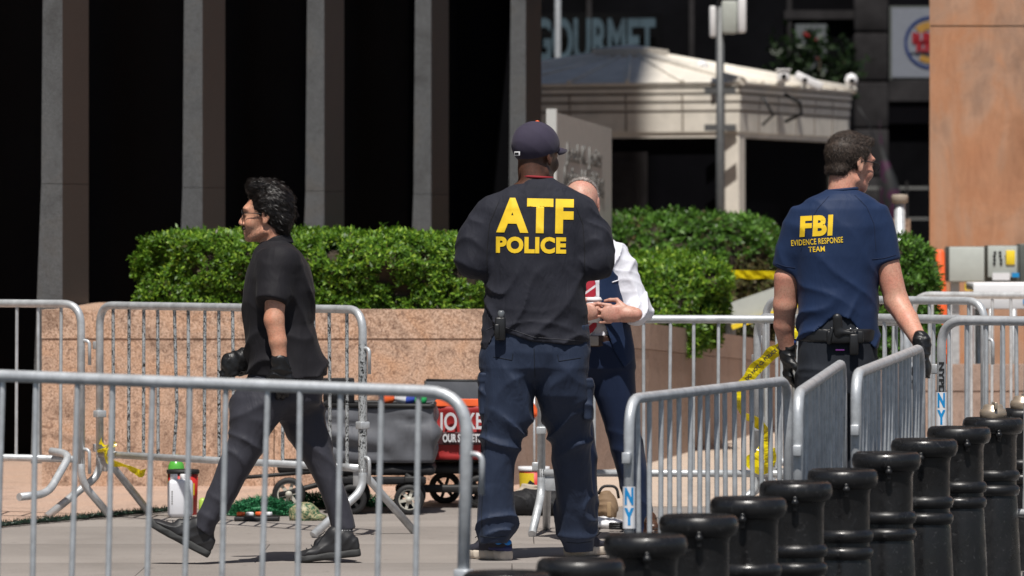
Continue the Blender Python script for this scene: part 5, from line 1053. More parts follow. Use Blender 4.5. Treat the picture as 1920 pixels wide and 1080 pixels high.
def post2(P, d):
    y = HZ - (P[:, 2] - EYE) * F / Y; kn = np.exp(-((y - 815) / 45) ** 2); an = np.clip((y - 905) / 50, 0, 1) * np.clip((np.where(P[:, 0] * F / Y + 960 > 1003, 1032, 1016) - y) / 25, 0, 1); cr = np.exp(-((y - 730) / 40) ** 2); th = 1 - np.clip((y - 640) / 60, 0, 1)
    sx = np.where(P[:, 0] * F / Y + 960 > 1003, 1, -1); u = P.copy(); u[:, 0] *= sx
    return d - .019 * kn * folds(u, 24, (-.55, .2, .85), 2.4, 6) - .017 * an * folds(u, 20, (.35, .3, 1), 3, 7, 4) - .011 * cr * folds(u, 20, (-.8, .1, .6), 2, 6, 8) - .006 * th * folds(u, 20, (.9, 0, .3), 2, 6, 9) - .006 * folds(u, 13, (.8, .3, .5), 3, 4, 2)
me = sdf_mesh('trousers', tr, .0065, post2); bvt = bvh_of(me); tro = put('trousers', me, M['trouser_navy'], p1, base); ns = simple_cache('navy stitching', (.006, .010, .018), .9)
seam(bvt, [(1001, 652), (1002, 680), (1003, 706)], Y, tro, base, ns); seam(bvt, [(925, 668), (960, 674), (962, 662)], Y, tro, base, ns); seam(bvt, [(1045, 664), (1047, 676), (1088, 670)], Y, tro, base, ns); seam(bvt, [(912, 800), (908, 880), (903, 960), (904, 1005)], Y, tro, base, ns); seam(bvt, [(901, 1004), (925, 1006), (948, 1004)], Y, tro, base, ns); seam(bvt, [(1063, 1021), (1085, 1023), (1110, 1020)], Y, tro, base, ns)
for c, s in ((G(908, 742, -.0), -1), (G(1102, 752, .03), 1)):
    me = sdf_mesh('cargo_pocket', [loft(c - Vector((0, 0, .085)), (0, 0, 1), (1, 0, 0), (0, 1, 0), [(0, 0, 0, .022, .075), (.17, 0, 0, .026, .08)], .01, 4, .012), loft(c + Vector((0, 0, .055)), (0, 0, 1), (1, 0, 0), (0, 1, 0), [(0, s * .004, 0, .026, .08), (.045, 0, 0, .022, .078)], .004, 4, .008)], .006, lambda P, d: d - .004 * folds(P, 30, (.2, .6, 1), 2, 8)); put('cargo_pocket', me, M['trouser_navy'], tro, base)
for hp, fw, tp_, nm in ((at(953, 1052, Y), (-.62, .78, 0), (924, 1012), 0), (at(1066, 1044.5, 24.78), (.60, .80, 0), (1086, 1028), 1)):
    hp.z = 0; s_, fr = shoe('shoe', hp, fw, (0, 0, 1), .305, p1, base, simple_cache('charcoal knit', (.03, .03, .045), .8), simple_cache('off white foam', (.60, .52, .43), .7), .042, 1, 1.08)
    me = sdf_mesh('sock', [fr.C((.075, 0, .08), (.07, 0, .16), .036, .037)], .006); put('sock', me, simple_cache('bright blue knit', (.01, .20, .62), .7), s_, Vector(hp))
    put('heel_strap', sdf_mesh('heel_strap', [fr.C((.035, 0, .075), (.095, 0, .082), .0375, .040, .01, ((0, 0, 1), .55))], .005), simple_cache('bright blue knit', (.01, .20, .62), .7), s_, Vector(hp)); put('heel_counter', sdf_mesh('heel_counter', [fr.C((.030, 0, .050), (.08, 0, .050), .0375, .039, .01, ((0, 0, 1), .5))], .005), simple_cache('heel navy', (.03, .035, .12), .7), s_, Vector(hp))
cp = Frame(Hd.o, Vector((.64, .77, -.12)), (0, 0, 1), 1.03)
capm = sdf_mesh('cap', [cp.E((-.012, 0, .045), (.114, .092, .098), .01)], .005, lambda P, d: d - .0012 * folds(P, 50, (.4, .4, .8), 1, 10), lambda P: -(np.array((P - A(cp.o)) @ A(cp.u)) - .006 + .40 * np.array((P - A(cp.o)) @ A(cp.f)) * -1.0))
cap = put('cap', capm, M['cap_cloth'], p1, base)
m = MB(); V = []; n = 14
for j in range(2):
    for i in range(n + 1):
        a = -1.15 + 2.3 * i / n; rr = (.098, .190)[j]; V.append(cp(-.012 + (rr - (0.0 if j == 0 else .018 * abs(a))) * math.cos(a) + (0 if j == 0 else .008), .078 * math.sin(a) * (1.12 if j == 0 else 1.0), .056 - (.004 if j else 0) - .042 * math.sin(a) ** 2 * (1.2 if j else .8)) - base)
me = mesh_from('brim', V, [(i, i + 1, n + 2 + i, n + 1 + i) for i in range(n)]); q = link('brim', me, M['cap_cloth'], cap); q.modifiers.new('t', 'SOLIDIFY').thickness = .004
m = MB(); m.lathe([(.001, .004), (.009, .002), (.009, -.004)], cp(-.012, 0, .144) - base, 12); m.build('button', M['orange'], cap)
for r_, u_ in ((.05, .10), (-.02, .108), (.075, .065)):
    p = cp(-.075 if r_ < .06 else -.04, r_, u_); m = MB(); m.lathe([(.001, -.003), (.0035, 0), (.001, .003)], p - base, 8); m.build('eyelet', M['black'], cap)
bp = cp(-.127, .0, -.008) - base; m = MB(); Rm = Matrix.Rotation(math.atan2(-.64, .77), 3, 'Z'); m.box(bp, (.030, .006, .018), R=Rm, bev=.002); m.build('back_patch', M['white'], cap); m = MB(); m.box(bp + Rm @ Vector((0, -.0034, 0)), (.022, .001, .010), R=Rm); m.build('patch_mark', M['black'], cap)
c = G(938, 612, -.15) - base; rd_ = tag(empty('radio', G(938, 612, -.15)), 'black radio clipped at the left hip of the capped person', 'radio'); m = MB(); m.box((0, 0, -.01), (.045, .03, .10), bev=.008); m.build('radio_body', M['holster'], rd_)
m = MB(); m.lathe([(.014, .03), (.015, .06), (.010, .068), (.001, .069)], (.004, 0, 0), 18); m.build('knob', simple_cache('grey knob', (.12, .13, .14), .3), rd_); m = MB(); m.box((-.014, .0, -.02), (.022, .045, .06), bev=.005); m.build('belt_clip', M['holster'], rd_)

# ---------------- person striding left in black polo
Y = 24.3; G = lambda x, y, dy=0: at(x, y, Y + dy); base = Vector((G(520, 450).x, Y, 0))
Hd = Frame(G(500, 404, .0), (-1, .10, .03), (0, 0, 1), 1.0); ne, nw = G(514, 600, -.215), G(526, 684, -.225); fe, fw_ = G(512, 600, .2), G(466, 668, .10)
body = head_prims(Hd, G(518, 470, .0), .058) + [rows(Y, [(462, 500, 545, .0, .10), (500, 485, 560, 0, .15), (600, 475, 575, 0, .14), (700, 485, 590, 0, .14)], .03),
    cone(G(520, 498, -.16), ne, .050, .041, .02), cone(ne, G(521, 640, -.225), .0415, .037, .015), cone(G(521, 640, -.225), nw, .037, .027, .01), cone(G(505, 500, .16), fe, .05, .044, .02), cone(fe, fw_, .045, .030, .015),
    rows(Y, [(700, 480, 590, -.08, .08), (787, 445, 505, -.09, .07), (868, 420, 465, -.09, .055), (990, 370, 392, -.09, .035)]), rows(Y, [(700, 500, 600, .08, .08), (787, 540, 600, .09, .07), (884, 590, 625, .09, .05), (1010, 633, 658, .09, .035)])]
body += hand_prims(nw, (.18, .05, -1), (-.2, 1, 0), -1, (.35, .4, .3), 1.0, 0, .026, .4, -.003) + hand_prims(fw_, (-1, -.1, -.66), (0, 1, -.1), 1, (.18, .25, .2), .90, -.07, .026, .9, -.002)
me = sdf_mesh('person', body, .0055)
def jaw(V): q = V - A(Hd.o); f, r, u = q @ A(Hd.f), q @ A(Hd.r), q @ A(Hd.u); return (u < -.045 - np.clip(.03 - f, 0, 1) * .3) & (u > -.135) & (f > .0) & (np.abs(r) < .075) & ~((np.abs(u + .072) < .008) & (f > .085))
V2, Q2 = strands(me, 2200, .005, lambda P, N: -A(Hd.u)[None] * np.ones((len(P), 1)), jaw, .00045, .3, .4); stub = mesh_np('stubble', V2, Q2, False)
p2 = put('person', me, sk_tan, None, base); p2.location = base; put('stubble', stub, M['hair_brown'], p2, base); tag(p2, 'person in black polo and dark glasses striding left with black gloves', 'person')
gl = hand_prims(nw, (.18, .05, -1), (-.2, 1, 0), -1, (.35, .4, .3), 1.0, 0, .030, .4, .002) + [limb(nw + Vector((-.004, 0, .03)), nw + Vector((0, 0, -.02)), [(0, .036), (1, .032)], .01)]
put('glove', sdf_mesh('glove', gl, .0045, lambda P, d: d - .004 * folds(P, 90, (.3, .2, 1), 2.5, 22)), M['glove'], p2, base)
gl = hand_prims(fw_, (-1, -.1, -.66), (0, 1, -.1), 1, (.18, .25, .2), .90, -.07, .032, .9, .004) + [cone(fw_ + Vector((.03, 0, .012)), fw_ + Vector((-.02, 0, 0)), .038, .036, .01), ell(fw_ + Vector((-.06, 0, -.02)), (.055, .022, .036), .02)]
put('glove', sdf_mesh('glove', gl, .0045, lambda P, d: d - .004 * folds(P, 80, (.8, .2, .5), 2.5, 20)), M['glove'], p2, base)
shirt = [rows(Y, [(452, 492, 543, .0, .075), (462, 482, 552, .0, .11), (475, 474, 566, 0, .155), (495, 468, 578, 0, .185), (520, 460, 586, 0, .185), (545, 456, 591, 0, .175), (580, 456, 588, 0, .165), (610, 458, 587, 0, .165), (640, 460, 596, 0, .17), (675, 464, 609, 0, .175), (707, 466, 614, 0, .18)], .03, 2.2),
         limb(G(523, 478, -.13), G(508, 566, -.215), [(0, .072), (.35, .074), (.7, .068), (1, .066)], .05, .9), limb(G(505, 480, .13), G(505, 566, .205), [(0, .07), (1, .064)], .05, .9), ell(G(526, 486, -.15), (.07, .065, .06), .04)]
def post3(P, d):
    x = P[:, 0] * F / Y + 960; y = HZ - (P[:, 2] - EYE) * F / Y; low = np.clip((y - 600) / 60, 0, 1); mid = np.clip((y - 480) / 60, 0, 1) * (1 - low); back = np.clip((x - 500) / 60, 0, 1)
    return d - .018 * low * folds(P, 22, (-.25, .1, 1), 2.0, 5, 3) - .009 * mid * folds(P, 20, (.75, .2, .6), 3, 4.5, 1) - .004 * (1 - mid) * (1 - low) * folds(P, 26, (.7, .3, .6), 2, 6) - .002 * (vnoise(P * 20) - .5)
def clip3(P):
    x = P[:, 0] * F / Y + 960; hem = np.interp(x, [460, 500, 560, 614], [700, 705, 709, 704]); return (EYE - (hem - HZ) / F * Y) - P[:, 2]
me = sdf_mesh('polo_shirt', shirt, .0065, post3, clip3); sh = put('polo_shirt', me, M['shirt_black'], p2, base)
me = sdf_mesh('collar', [limb(G(517, 466, 0), G(512, 444, 0), [(0, .083), (.5, .079), (1, .074)], .01, .92, 2.0, .004)], .005, None, lambda P: np.maximum(-(P[:, 2] - (EYE - (np.interp(P[:, 0] * F / Y + 960, [476, 500, 545], [478, 462, 456]) - HZ) / F * Y)), P[:, 2] - (EYE - (np.interp(P[:, 0] * F / Y + 960, [476, 500, 520, 545], [472, 452, 440, 435]) - HZ) / F * Y))); put('collar', me, M['shirt_black'], sh, base)
tr = [rows(Y, [(690, 470, 606, 0, .165), (728, 457, 607, 0, .16), (755, 452, 600, 0, .13), (775, 475, 570, 0, .07), (785, 500, 545, 0, .03)], .05, 2.3),
      rows(Y, [(715, 452, 560, -.07, .09), (745, 436, 556, -.08, .095), (768, 430, 540, -.08, .095), (787, 431, 524, -.09, .09), (819, 430, 503, -.09, .085), (860, 413, 484, -.09, .08), (901, 398, 459, -.09, .07), (925, 388, 447, -.09, .068), (960, 373, 426, -.09, .065), (985, 365, 404, -.09, .06), (1005, 358, 397, -.09, .058)], .02, 2.1),
      rows(Y, [(715, 520, 606, .07, .09), (750, 520, 604, .08, .095), (787, 523, 610, .08, .09), (835, 550, 620, .09, .085), (884, 582, 635, .09, .075), (925, 602, 650, .09, .07), (960, 614, 660, .09, .068), (999, 626, 668, .09, .063)], .02, 2.1)]
def post4(P, d):
    x = P[:, 0] * F / Y + 960; y = HZ - (P[:, 2] - EYE) * F / Y; kn = np.exp(-((y - 835) / 40) ** 2); hip = np.exp(-((y - 765) / 25) ** 2); lo = np.clip((y - 880) / 60, 0, 1)
    return d - .011 * kn * folds(P, 26, (.5, .2, .9), 2.2, 6) - .012 * hip * folds(P, 22, (-.3, .1, 1), 2, 5, 7) - .006 * lo * folds(P, 18, (.9, .3, .5), 2.5, 5, 3) - .002 * folds(P, 12, (.8, .3, .5), 3, 4, 2)
def clip4(P):
    x = P[:, 0] * F / Y + 960; y = HZ - (P[:, 2] - EYE) * F / Y; return np.where(x < 480, (y - (979 + (x - 363) * .72)), (y - (1000 - (x - 625) * .18))) * Y / F
me = sdf_mesh('trousers', tr, .0065, post4, clip4); put('trousers', me, M['trouser_grey'], p2, base)
a = at(390, 1046, Y - .09); b = at(278, 986, Y - .09); a.z = max(a.z, .012); fw = (b - a).normalized(); gm_ = simple_cache('black mesh runner', (.016, .016, .018), .55); gs = simple_cache('dark grey foam', (.035, .036, .036), .75)
dots, dn, db_ = nodes('dotted sock'); dv = objvec(dn, (1, 1, 1)); vo = dn.nodes.new('ShaderNodeTexVoronoi'); vo.inputs['Scale'].default_value = 95; vo.inputs['Randomness'].default_value = .15; dn.links.new(dv, vo.inputs['Vector']); dr = ramp(dn, [(.24, (.75, .75, .78)), (.28, (.01, .01, .012))]); dn.links.new(vo.outputs['Distance'], dr.inputs[0]); dn.links.new(dr.outputs[0], db_.inputs['Base Color']); db_.inputs['Roughness'].default_value = .9
s_, fr = shoe('shoe', a, fw, Vector((0, 0, 1)), .292, p2, base, gm_, gs, .032, 0); put('sock', sdf_mesh('sock', [cone(fr(.06, 0, .07), G(379, 985, -.09), .034, .034)], .006), dots, s_, a)
a = at(677, 1047, Y + .03); b = at(562, 1056, Y + .03); a.z = .03; b.z = .0; fw = (b - a).normalized(); s_, fr = shoe('shoe', a, fw, (0, 0, 1), .285, p2, base, gm_, gs, .032, 0); put('sock', sdf_mesh('sock', [cone(fr(.065, 0, .07), G(646, 990, .06), .036, .036)], .006), dots, s_, a)
def hclip(P):
    q = P - A(Hd.o); f, r, u = q @ A(Hd.f), q @ A(Hd.r), q @ A(Hd.u)
    face = np.minimum(f - np.interp(u, [-.2, -.10, -.055, -.03, .0, .03, .06, .09], [-.14, -.055, -.02, -.014, .038, .048, .060, .12]), .1); return face
hp = [Hd.E((-.020, 0, .042), (.098, .086, .100), .02), Hd.E((.060, 0, .118), (.034, .052, .024), .03), Hd.E((.02, 0, .130), (.05, .058, .022), .03), Hd.E((-.072, 0, -.01), (.042, .066, .06), .03), Hd.E((-.07, 0, -.06), (.030, .052, .030), .02)]
def hflow(P, N): return A(Hd.f)[None] * -1.0 + A(Hd.u)[None] * np.where(((P - A(Hd.o)) @ A(Hd.f))[:, None] > 0, .25, -.9)
hair('hair', hp, hclip, p2, base, M['hair_black'], hflow, 8000, .022, .007, 34, .0045, None, .08, .18, .0009)
g_ = empty('glasses'); g_.parent = p2; E_ = lambda f, r, u: Hd(f, r, u) - base
for s in (1, -1):
    m = MB(); m.tube([E_(.100, s * .064, .008), E_(.05, s * .074, .008), E_(-.005, s * .080, .006), E_(-.014, s * .080, -.006)], .0016, 8); m.build('temple', M['black'], g_)
    V = [E_(.098 + .006 * (1 - abs(a_)) , s * (.034 + .027 * math.cos(t)), .000 + .020 * math.sin(t)) for t in np.linspace(0, 6.283, 24, endpoint=False) for a_ in (math.cos(t),)]
    m = MB(); m.tube(V + [V[0]], .0014, 6, False); m.build('rim', M['black'], g_); me = mesh_from('lens', V, [tuple(range(24))], False); link('lens', me, M['lens'], g_)
m = MB(); m.tube([E_(.102, -.008, .004), E_(.104, 0, .006), E_(.102, .008, .004)], .0014, 6); m.build('bridge', M['black'], g_)
for s in (1, -1): put('eyebrow', sdf_mesh('eyebrow', [Hd.C((.098, s * .012, .022), (.084, s * .048, .024), .0045, .003)], .0025), M['hair_black'], p2, base)
put('moustache', sdf_mesh('moustache', [Hd.C((.093, -.02, -.060), (.096, 0, -.056), .0045, .0055), Hd.C((.096, 0, -.056), (.093, .02, -.060), .0055, .0045)], .0025, lambda P, d: d - .001 * vnoise(P * 400)), M['hair_brown'], p2, base)

# ---------------- person in navy vest with coffee cup
Y = 26.0; G = lambda x, y, dy=0: at(x, y, Y + dy); base = Vector((G(1105, 450).x, Y, 0))
Hd = Frame(G(1090, 383, -.02), (-.10, -1, -.10), (0, 0, 1), 1.0); el = G(1196, 590, -.02); wl = G(1180, 589, -.235); er = G(1015, 590, -.02); wr = G(1072, 590, -.22)
cupc = G(1112, 582, -.195)
hdl = hand_prims(wl, (-1, -.08, .03), (0, 1, .0), -1, (.10, .35, .45), 1.04, .05, .029, .35, -.0009, .0245)
hdr = hand_prims(wr, (1, -.35, .16), (.35, .85, .1), 1, (.5, .5, .4), .98, .0, .028, .5)
body = head_prims(Hd, G(1103, 455, .0), .062) + [rows(Y, [(445, 1070, 1135, .0, .08), (470, 1055, 1150, 0, .10), (640, 1035, 1170, 0, .12), (700, 1030, 1180, 0, .12)], .03), cone(G(1160, 480), el, .05, .045, .02), cone(el, G(1192, 590, -.10), .047, .044, .01), cone(G(1192, 590, -.10), wl, .044, .030, .01), cone(G(1050, 480), er, .05, .045), cone(er, wr, .046, .03),
    rows(Y, [(690, 1110, 1185, 0, .08), (850, 1155, 1198, 0, .06), (1005, 1190, 1212, 0, .035)]), rows(Y, [(690, 1030, 1100, 0, .08), (850, 1055, 1105, 0, .06), (1005, 1075, 1100, 0, .035)])] + hdl + hdr
me = sdf_mesh('person', body, .0042); p3 = put('person', me, sk_pink, None, base); p3.location = base; tag(p3, 'person in navy vest and rolled white sleeves holding a paper cup', 'person')
shirt = [rows(Y, [(438, 1072, 1132, 0, .07), (450, 1060, 1145, 0, .095), (465, 1046, 1162, 0, .11), (540, 1044, 1165, 0, .125), (600, 1044, 1165, -.0, .13), (640, 1040, 1168, 0, .13)], .03),
         limb(G(1150, 462, 0), G(1200, 600, -.03), [(0, .030), (.10, .052), (.25, .066), (.5, .066), (.8, .064), (.96, .056), (1, .05)], .05, .95), cone(G(1198, 580, -.03), G(1194, 588, -.13), .058, .054, .02), limb(G(1048, 458, 0), G(1012, 600, -.03), [(0, .055), (.5, .06), (1, .05)], .04)]
me = sdf_mesh('dress_shirt', shirt, .006, lambda P, d: d - .011 * folds(P, 30, (.75, .3, -.75), 3, 7) - .003 * folds(P, 50, (.2, .3, 1), 2, 10)); put('dress_shirt', me, M['shirt_white'], p3, base)
vr = [(448, 1064, 1143, 0, .105), (458, 1052, 1160, 0, .118), (480, 1040, 1170, 0, .132), (530, 1038, 1167, -.0, .148), (580, 1036, 1176, 0, .155), (620, 1030, 1184, 0, .158), (655, 1022, 1190, 0, .16), (700, 1020, 1192, 0, .162)]
def vclip(P):
    x = P[:, 0] * F / Y + 960; y = HZ - (P[:, 2] - EYE) * F / Y; ax_ = 1104; half = np.interp(y, [440, 500, 525, 590, 610, 655, 690], [30, 20, 19, 19, 30, 46, 66])
    gap = np.where(P[:, 1] < Y + .02, (half - np.abs(x - ax_)) * Y / F, -1); bot = np.interp(np.abs(x - ax_), [0, 66, 90], [690, 689, 668]); b_ = (y - bot) * Y / F
    arm = .085 - np.sqrt(((P[:, 0] - G(1176, 480).x) / 1) ** 2 + ((P[:, 2] - G(1176, 480).z) / 1.25) ** 2); arm2 = .085 - np.sqrt(((P[:, 0] - G(1033, 480).x) / 1) ** 2 + ((P[:, 2] - G(1033, 480).z) / 1.25) ** 2); core = np.maximum(np.abs(P[:, 0] - G(1105, 500).x) - 99, -1)
    return np.maximum(np.maximum(gap, b_), np.minimum(np.maximum(arm, arm2), .1) * .6)
me = sdf_mesh('vest', [rows(Y, vr, .02, 2.3)], .006, lambda P, d: d - .003 * folds(P, 18, (.6, .2, .7), 3, 5), vclip); bv3 = bvh_of(me); ve = put('vest', me, M['vest_navy'], p3, base)
m = MB(); pts = []
for i in range(7):
    X, Z = G(1147 + i * 2.8, 529 - i * .9).x, G(0, 529 - i * .9).z; h = bv3.ray_cast(Vector((X, Y - 1, Z)), Vector((0, 1, 0))); pts.append((h[0] if h[0] else Vector((X, Y - .13, Z))) + Vector((0, -.002, 0)) - base)
m.tube(pts, .003, 6); m.build('pocket_square', M['shirt_white'], ve)
tm, tn, tb = nodes('striped tie'); tv = objvec(tn, (1, 0, 1), (0, .62, 0)); wv = tn.nodes.new('ShaderNodeTexWave'); wv.bands_direction = 'Z'; wv.inputs['Scale'].default_value = 7.5; tn.links.new(tv, wv.inputs['Vector']); tr_ = ramp(tn, [(.86, (.38, .012, .03)), (.90, (.65, .6, .62))]); tn.links.new(wv.outputs['Fac'], tr_.inputs[0]); tn.links.new(tr_.outputs[0], tb.inputs['Base Color']); tb.inputs['Roughness'].default_value = .5
tie = [loft(G(1103, 625, -.147), (0, 0, 1), (1, 0, 0), (0, 1, 0), [(-.02, 0, 0, .004, .004), (.03, 0, 0, .040, .006), (.2, 0, .006, .036, .007), (.42, 0, .045, .018, .008), (.44, 0, .05, .026, .014), (.47, 0, .055, .022, .012)], .01, 2.2)]
put('tie', sdf_mesh('tie', tie, .0045), tm, p3, base)
me = sdf_mesh('belt', [rows(Y, [(628, 1030, 1178, 0, .148), (650, 1030, 1178, 0, .148)], .01, 2.3)], .006); put('belt', me, simple_cache('brown leather', (.035, .014, .008), .4), p3, base)
m = MB(); m.box(G(1107, 639, -.155) - base, (.075, .012, .045), bev=.005); m.build('buckle', simple_cache('brushed buckle', (.33, .29, .25), .35), p3)
tr = [rows(Y, [(640, 1024, 1184, 0, .145), (690, 1022, 1190, 0, .14), (715, 1050, 1160, 0, .09), (728, 1080, 1130, 0, .04)], .05, 2.3),
      rows(Y, [(660, 1100, 1188, 0, .12), (690, 1104, 1190, 0, .12), (743, 1115, 1193, 0, .115), (803, 1135, 1199, 0, .10), (858, 1150, 1208, 0, .09), (944, 1172, 1221, 0, .075), (1006, 1186, 1223, 0, .07)], .02, 2.2),
      rows(Y, [(660, 1024, 1104, 0, .12), (690, 1022, 1103, 0, .12), (790, 1032, 1110, 0, .10), (858, 1046, 1118, 0, .09), (944, 1056, 1121, 0, .075), (1006, 1068, 1118, 0, .07)], .02, 2.2)]
me = sdf_mesh('suit_trousers', tr, .007, lambda P, d: d - .007 * np.clip(((HZ - (P[:, 2] - EYE) * F / Y) - 780) / 60, 0, 1) * folds(P, 22, (.6, .2, .9), 2.4, 6) - .005 * folds(P, 18, (.9, .2, .5), 2, 5, 4)); put('suit_trousers', me, M['suit_navy'], p3, base)
for x, dx in ((1204, .3), (1094, -.2)): h_ = G(x, 1010, .0); h_.z = 0; shoe('shoe', h_ + Vector((0, .06, 0)), (dx, -1, 0), (0, 0, 1), .29, p3, base, simple_cache('brown leather shoe', (.06, .025, .012), .35), M['black'], .02, 0)
def gclip(P):
    q = P - A(Hd.o); f, r, u = q @ A(Hd.f), q @ A(Hd.r), q @ A(Hd.u); return np.maximum(f - np.interp(u, [-.2, -.04, -.02, .02, .06, .12], [-.09, -.05, -.0, -.01, -.012, .026]), -1)
hair('hair', [Hd.E((-.014, 0, .036), (.101, .0795, .0865), .01)], gclip, p3, base, M['hair_grey'], lambda P, N: A(Hd.f)[None] * np.ones((len(P), 1)) + A(Hd.u)[None] * .4, 3500, .012, .002, 90, .0045, None, .4, .4, .0009)
for s in (1, -1):
    put('eyebrow', sdf_mesh('eyebrow', [Hd.C((.097, s * .014, .020), (.084, s * .046, .022), .004, .003)], .0025), M['hair_grey'], p3, base); m = MB(); m.lathe([(.001, 0), (.0055, .0015), (.001, .003)], Hd(.0935, s * .032, .003) - base + Vector((0, -.002, 0)), 12, 'Y'); m.build('iris', M['black'], p3)
cu = tag(empty('paper_cup', cupc), 'white paper coffee cup with kraft sleeve in the vest wearer hands', 'cup')
m = MB(); m.lathe([(.029, -.055), (.038, .045), (.001, .046)], seg=30); m.build('cup_body', M['white'], cu); m = MB(); m.lathe([(.0325, -.03), (.0395, .028)], seg=30, caps=False); m.build('cardboard_sleeve', simple_cache('kraft card', (.42, .24, .12), .8), cu); m = MB(); m.lathe([(.0405, .043), (.0415, .050), (.037, .056), (.035, .060), (.001, .060)], seg=30); m.build('lid', M['white'], cu)

# ---------------- person in navy T-shirt moving the barrier
Y = 23.2; G = lambda x, y, dy=0: at(x, y, Y + dy); base = Vector((G(1568, 450).x, Y, 0))
Hd = Frame(G(1594, 306, .03), (.81, .585, -.12), (0, 0, 1), 1.0); el = G(1472, 572, .04); wl = G(1477, 660, .10); er = G(1681, 566, -.03); wr = G(1729, 648, -.22)
hdl = hand_prims(wl, (.02, .12, -1), (1, .2, 0), 1, (.35, .4, .3), 1.03, 0, .026, .4, -.003); hdr = hand_prims(wr, (.18, -.1, -1), (-.9, .2, -.1), -1, (.45, .5, .4), 1.03, 0, .026, .4, -.003)
body = head_prims(Hd, G(1578, 385, .0), .062) + [rows(Y, [(372, 1545, 1610, .0, .08), (400, 1515, 1635, 0, .11), (540, 1510, 1630, 0, .11), (640, 1510, 1632, 0, .12), (700, 1505, 1635, 0, .12)], .04),
    cone(G(1505, 415), el, .058, .044, .03), cone(G(1474, 520, .02), el, .050, .044, .01), cone(el, G(1470, 610, .07), .047, .042, .015), cone(G(1470, 610, .07), wl, .042, .030, .01),
    cone(G(1640, 410), er, .060, .048, .03), cone(er, G(1702, 600, -.1), .049, .043, .015), cone(G(1702, 600, -.1), wr, .043, .030, .01),
    rows(Y, [(690, 1505, 1560, 0, .085), (850, 1512, 1555, 0, .06), (1040, 1518, 1540, .0, .035)]), rows(Y, [(690, 1575, 1635, 0, .085), (850, 1585, 1628, .1, .06), (1040, 1595, 1618, .1, .035)])] + hdl + hdr
me = sdf_mesh('person', body, .0055); p4 = put('person', me, sk_light, None, base); p4.location = base; tag(p4, 'person in navy blue short sleeved shirt pulling a barrier with gloved hand', 'person')
shirt = [rows(Y, [(356, 1549, 1606, .0, .060), (363, 1536, 1622, .0, .085), (374, 1512, 1640, 0, .105), (392, 1494, 1653, 0, .12), (425, 1488, 1654, 0, .135), (480, 1490, 1648, 0, .14), (540, 1495, 1646, 0, .135), (600, 1498, 1646, 0, .135), (665, 1494, 1646, 0, .14)], .03, 2.3),
         limb(G(1512, 398), G(1471, 506, .02), [(0, .06), (.3, .072), (.7, .066), (1, .054)], .04, .95), limb(G(1632, 396), G(1661, 494, -.02), [(0, .065), (.3, .075), (.7, .070), (1, .064)], .04, .95)]
def post5(P, d):
    x = P[:, 0] * F / Y + 960; y = HZ - (P[:, 2] - EYE) * F / Y; low = np.clip((y - 540) / 60, 0, 1); mid = np.clip((y - 440) / 60, 0, 1) * (1 - low)
    u = P
    return d - .012 * low * folds(u, 22, (-.55, .1, .8), 3.2, 6, 3) - .006 * mid * folds(P, 20, (.7, .2, .7), 3, 4.5, 1) - .004 * (1 - mid) * (1 - low) * folds(P, 18, (.6, .3, .6), 2, 5) - .002 * (vnoise(P * 20) - .5)
def clip5(P):
    x = P[:, 0] * F / Y + 960; hem = np.interp(x, [1495, 1510, 1545, 1562, 1590, 1615, 1640, 1650], [640, 632, 606, 590, 598, 630, 655, 650]); hem = np.where(P[:, 1] > Y + .05, 650, hem); return (EYE - (hem - HZ) / F * Y) - P[:, 2]
me = sdf_mesh('t_shirt', shirt, .0065, post5, clip5); bv = bvh_of(me); sh = put('t_shirt', me, M['tshirt_navy'], p4, base)
print_text(bv, 'FBI', 1498, 1558, 404, 443, Y, sh, base, M['letter_yellow'], .05, shear=.10, space=1.08); print_text(bv, 'EVIDENCE RESPONSE', 1482, 1577, 447, 458, Y, sh, base, M['letter_yellow'], .07, bold=.012, space=1.05); print_text(bv, 'TEAM', 1513, 1543, 462, 472, Y, sh, base, M['letter_yellow'], .05, bold=.012, space=1.05)
ns2 = simple_cache('navy seam', (.006, .014, .045), .9); seam(bv, [(1552, 368), (1530, 392), (1512, 425), (1500, 470)], Y, sh, base, ns2); seam(bv, [(1600, 366), (1622, 388), (1636, 420), (1640, 470)], Y, sh, base, ns2); seam(bv, [(1455, 494), (1472, 500), (1490, 502)], Y, sh, base, ns2); seam(bv, [(1632, 486), (1655, 484), (1678, 478)], Y, sh, base, ns2)
m = MB(); c = G(1578, 358, .0) - base; m.tube([c + Vector((.064 * math.cos(t), .062 * math.sin(t), .006 * math.cos(t) + .004)) for t in np.linspace(0, 6.283, 30)], .007, 8, False); m.build('neck_band', M['tshirt_navy'], sh)
tr = [rows(Y, [(588, 1504, 1640, 0, .126), (640, 1497, 1645, 0, .137), (700, 1494, 1645, 0, .142), (735, 1496, 1643, 0, .13)], .05, 2.4), rows(Y, [(705, 1495, 1567, 0, .12), (850, 1502, 1563, 0, .085), (1045, 1505, 1556, 0, .065)], .02), rows(Y, [(705, 1569, 1644, 0, .12), (850, 1576, 1638, .08, .085), (1045, 1582, 1632, .1, .065)], .02)]
me = sdf_mesh('jeans', tr, .007, lambda P, d: d - .007 * folds(P, 20, (.35, .2, 1), 2.4, 6) * np.clip(((HZ - (P[:, 2] - EYE) * F / Y) - 650) / 40, 0, 1)); jn = put('jeans', me, M['jeans_black'], p4, base)
put('belt', sdf_mesh('belt', [rows(Y, [(616, 1498, 1646, 0, .142), (641, 1497, 1646, 0, .144)], .01, 2.4, .003)], .006), M['holster'], p4, base)
hs = tag(empty('holster', G(1580, 625, -.16)), 'black holster with pistol grip tucked at the back of the belt', 'holster')
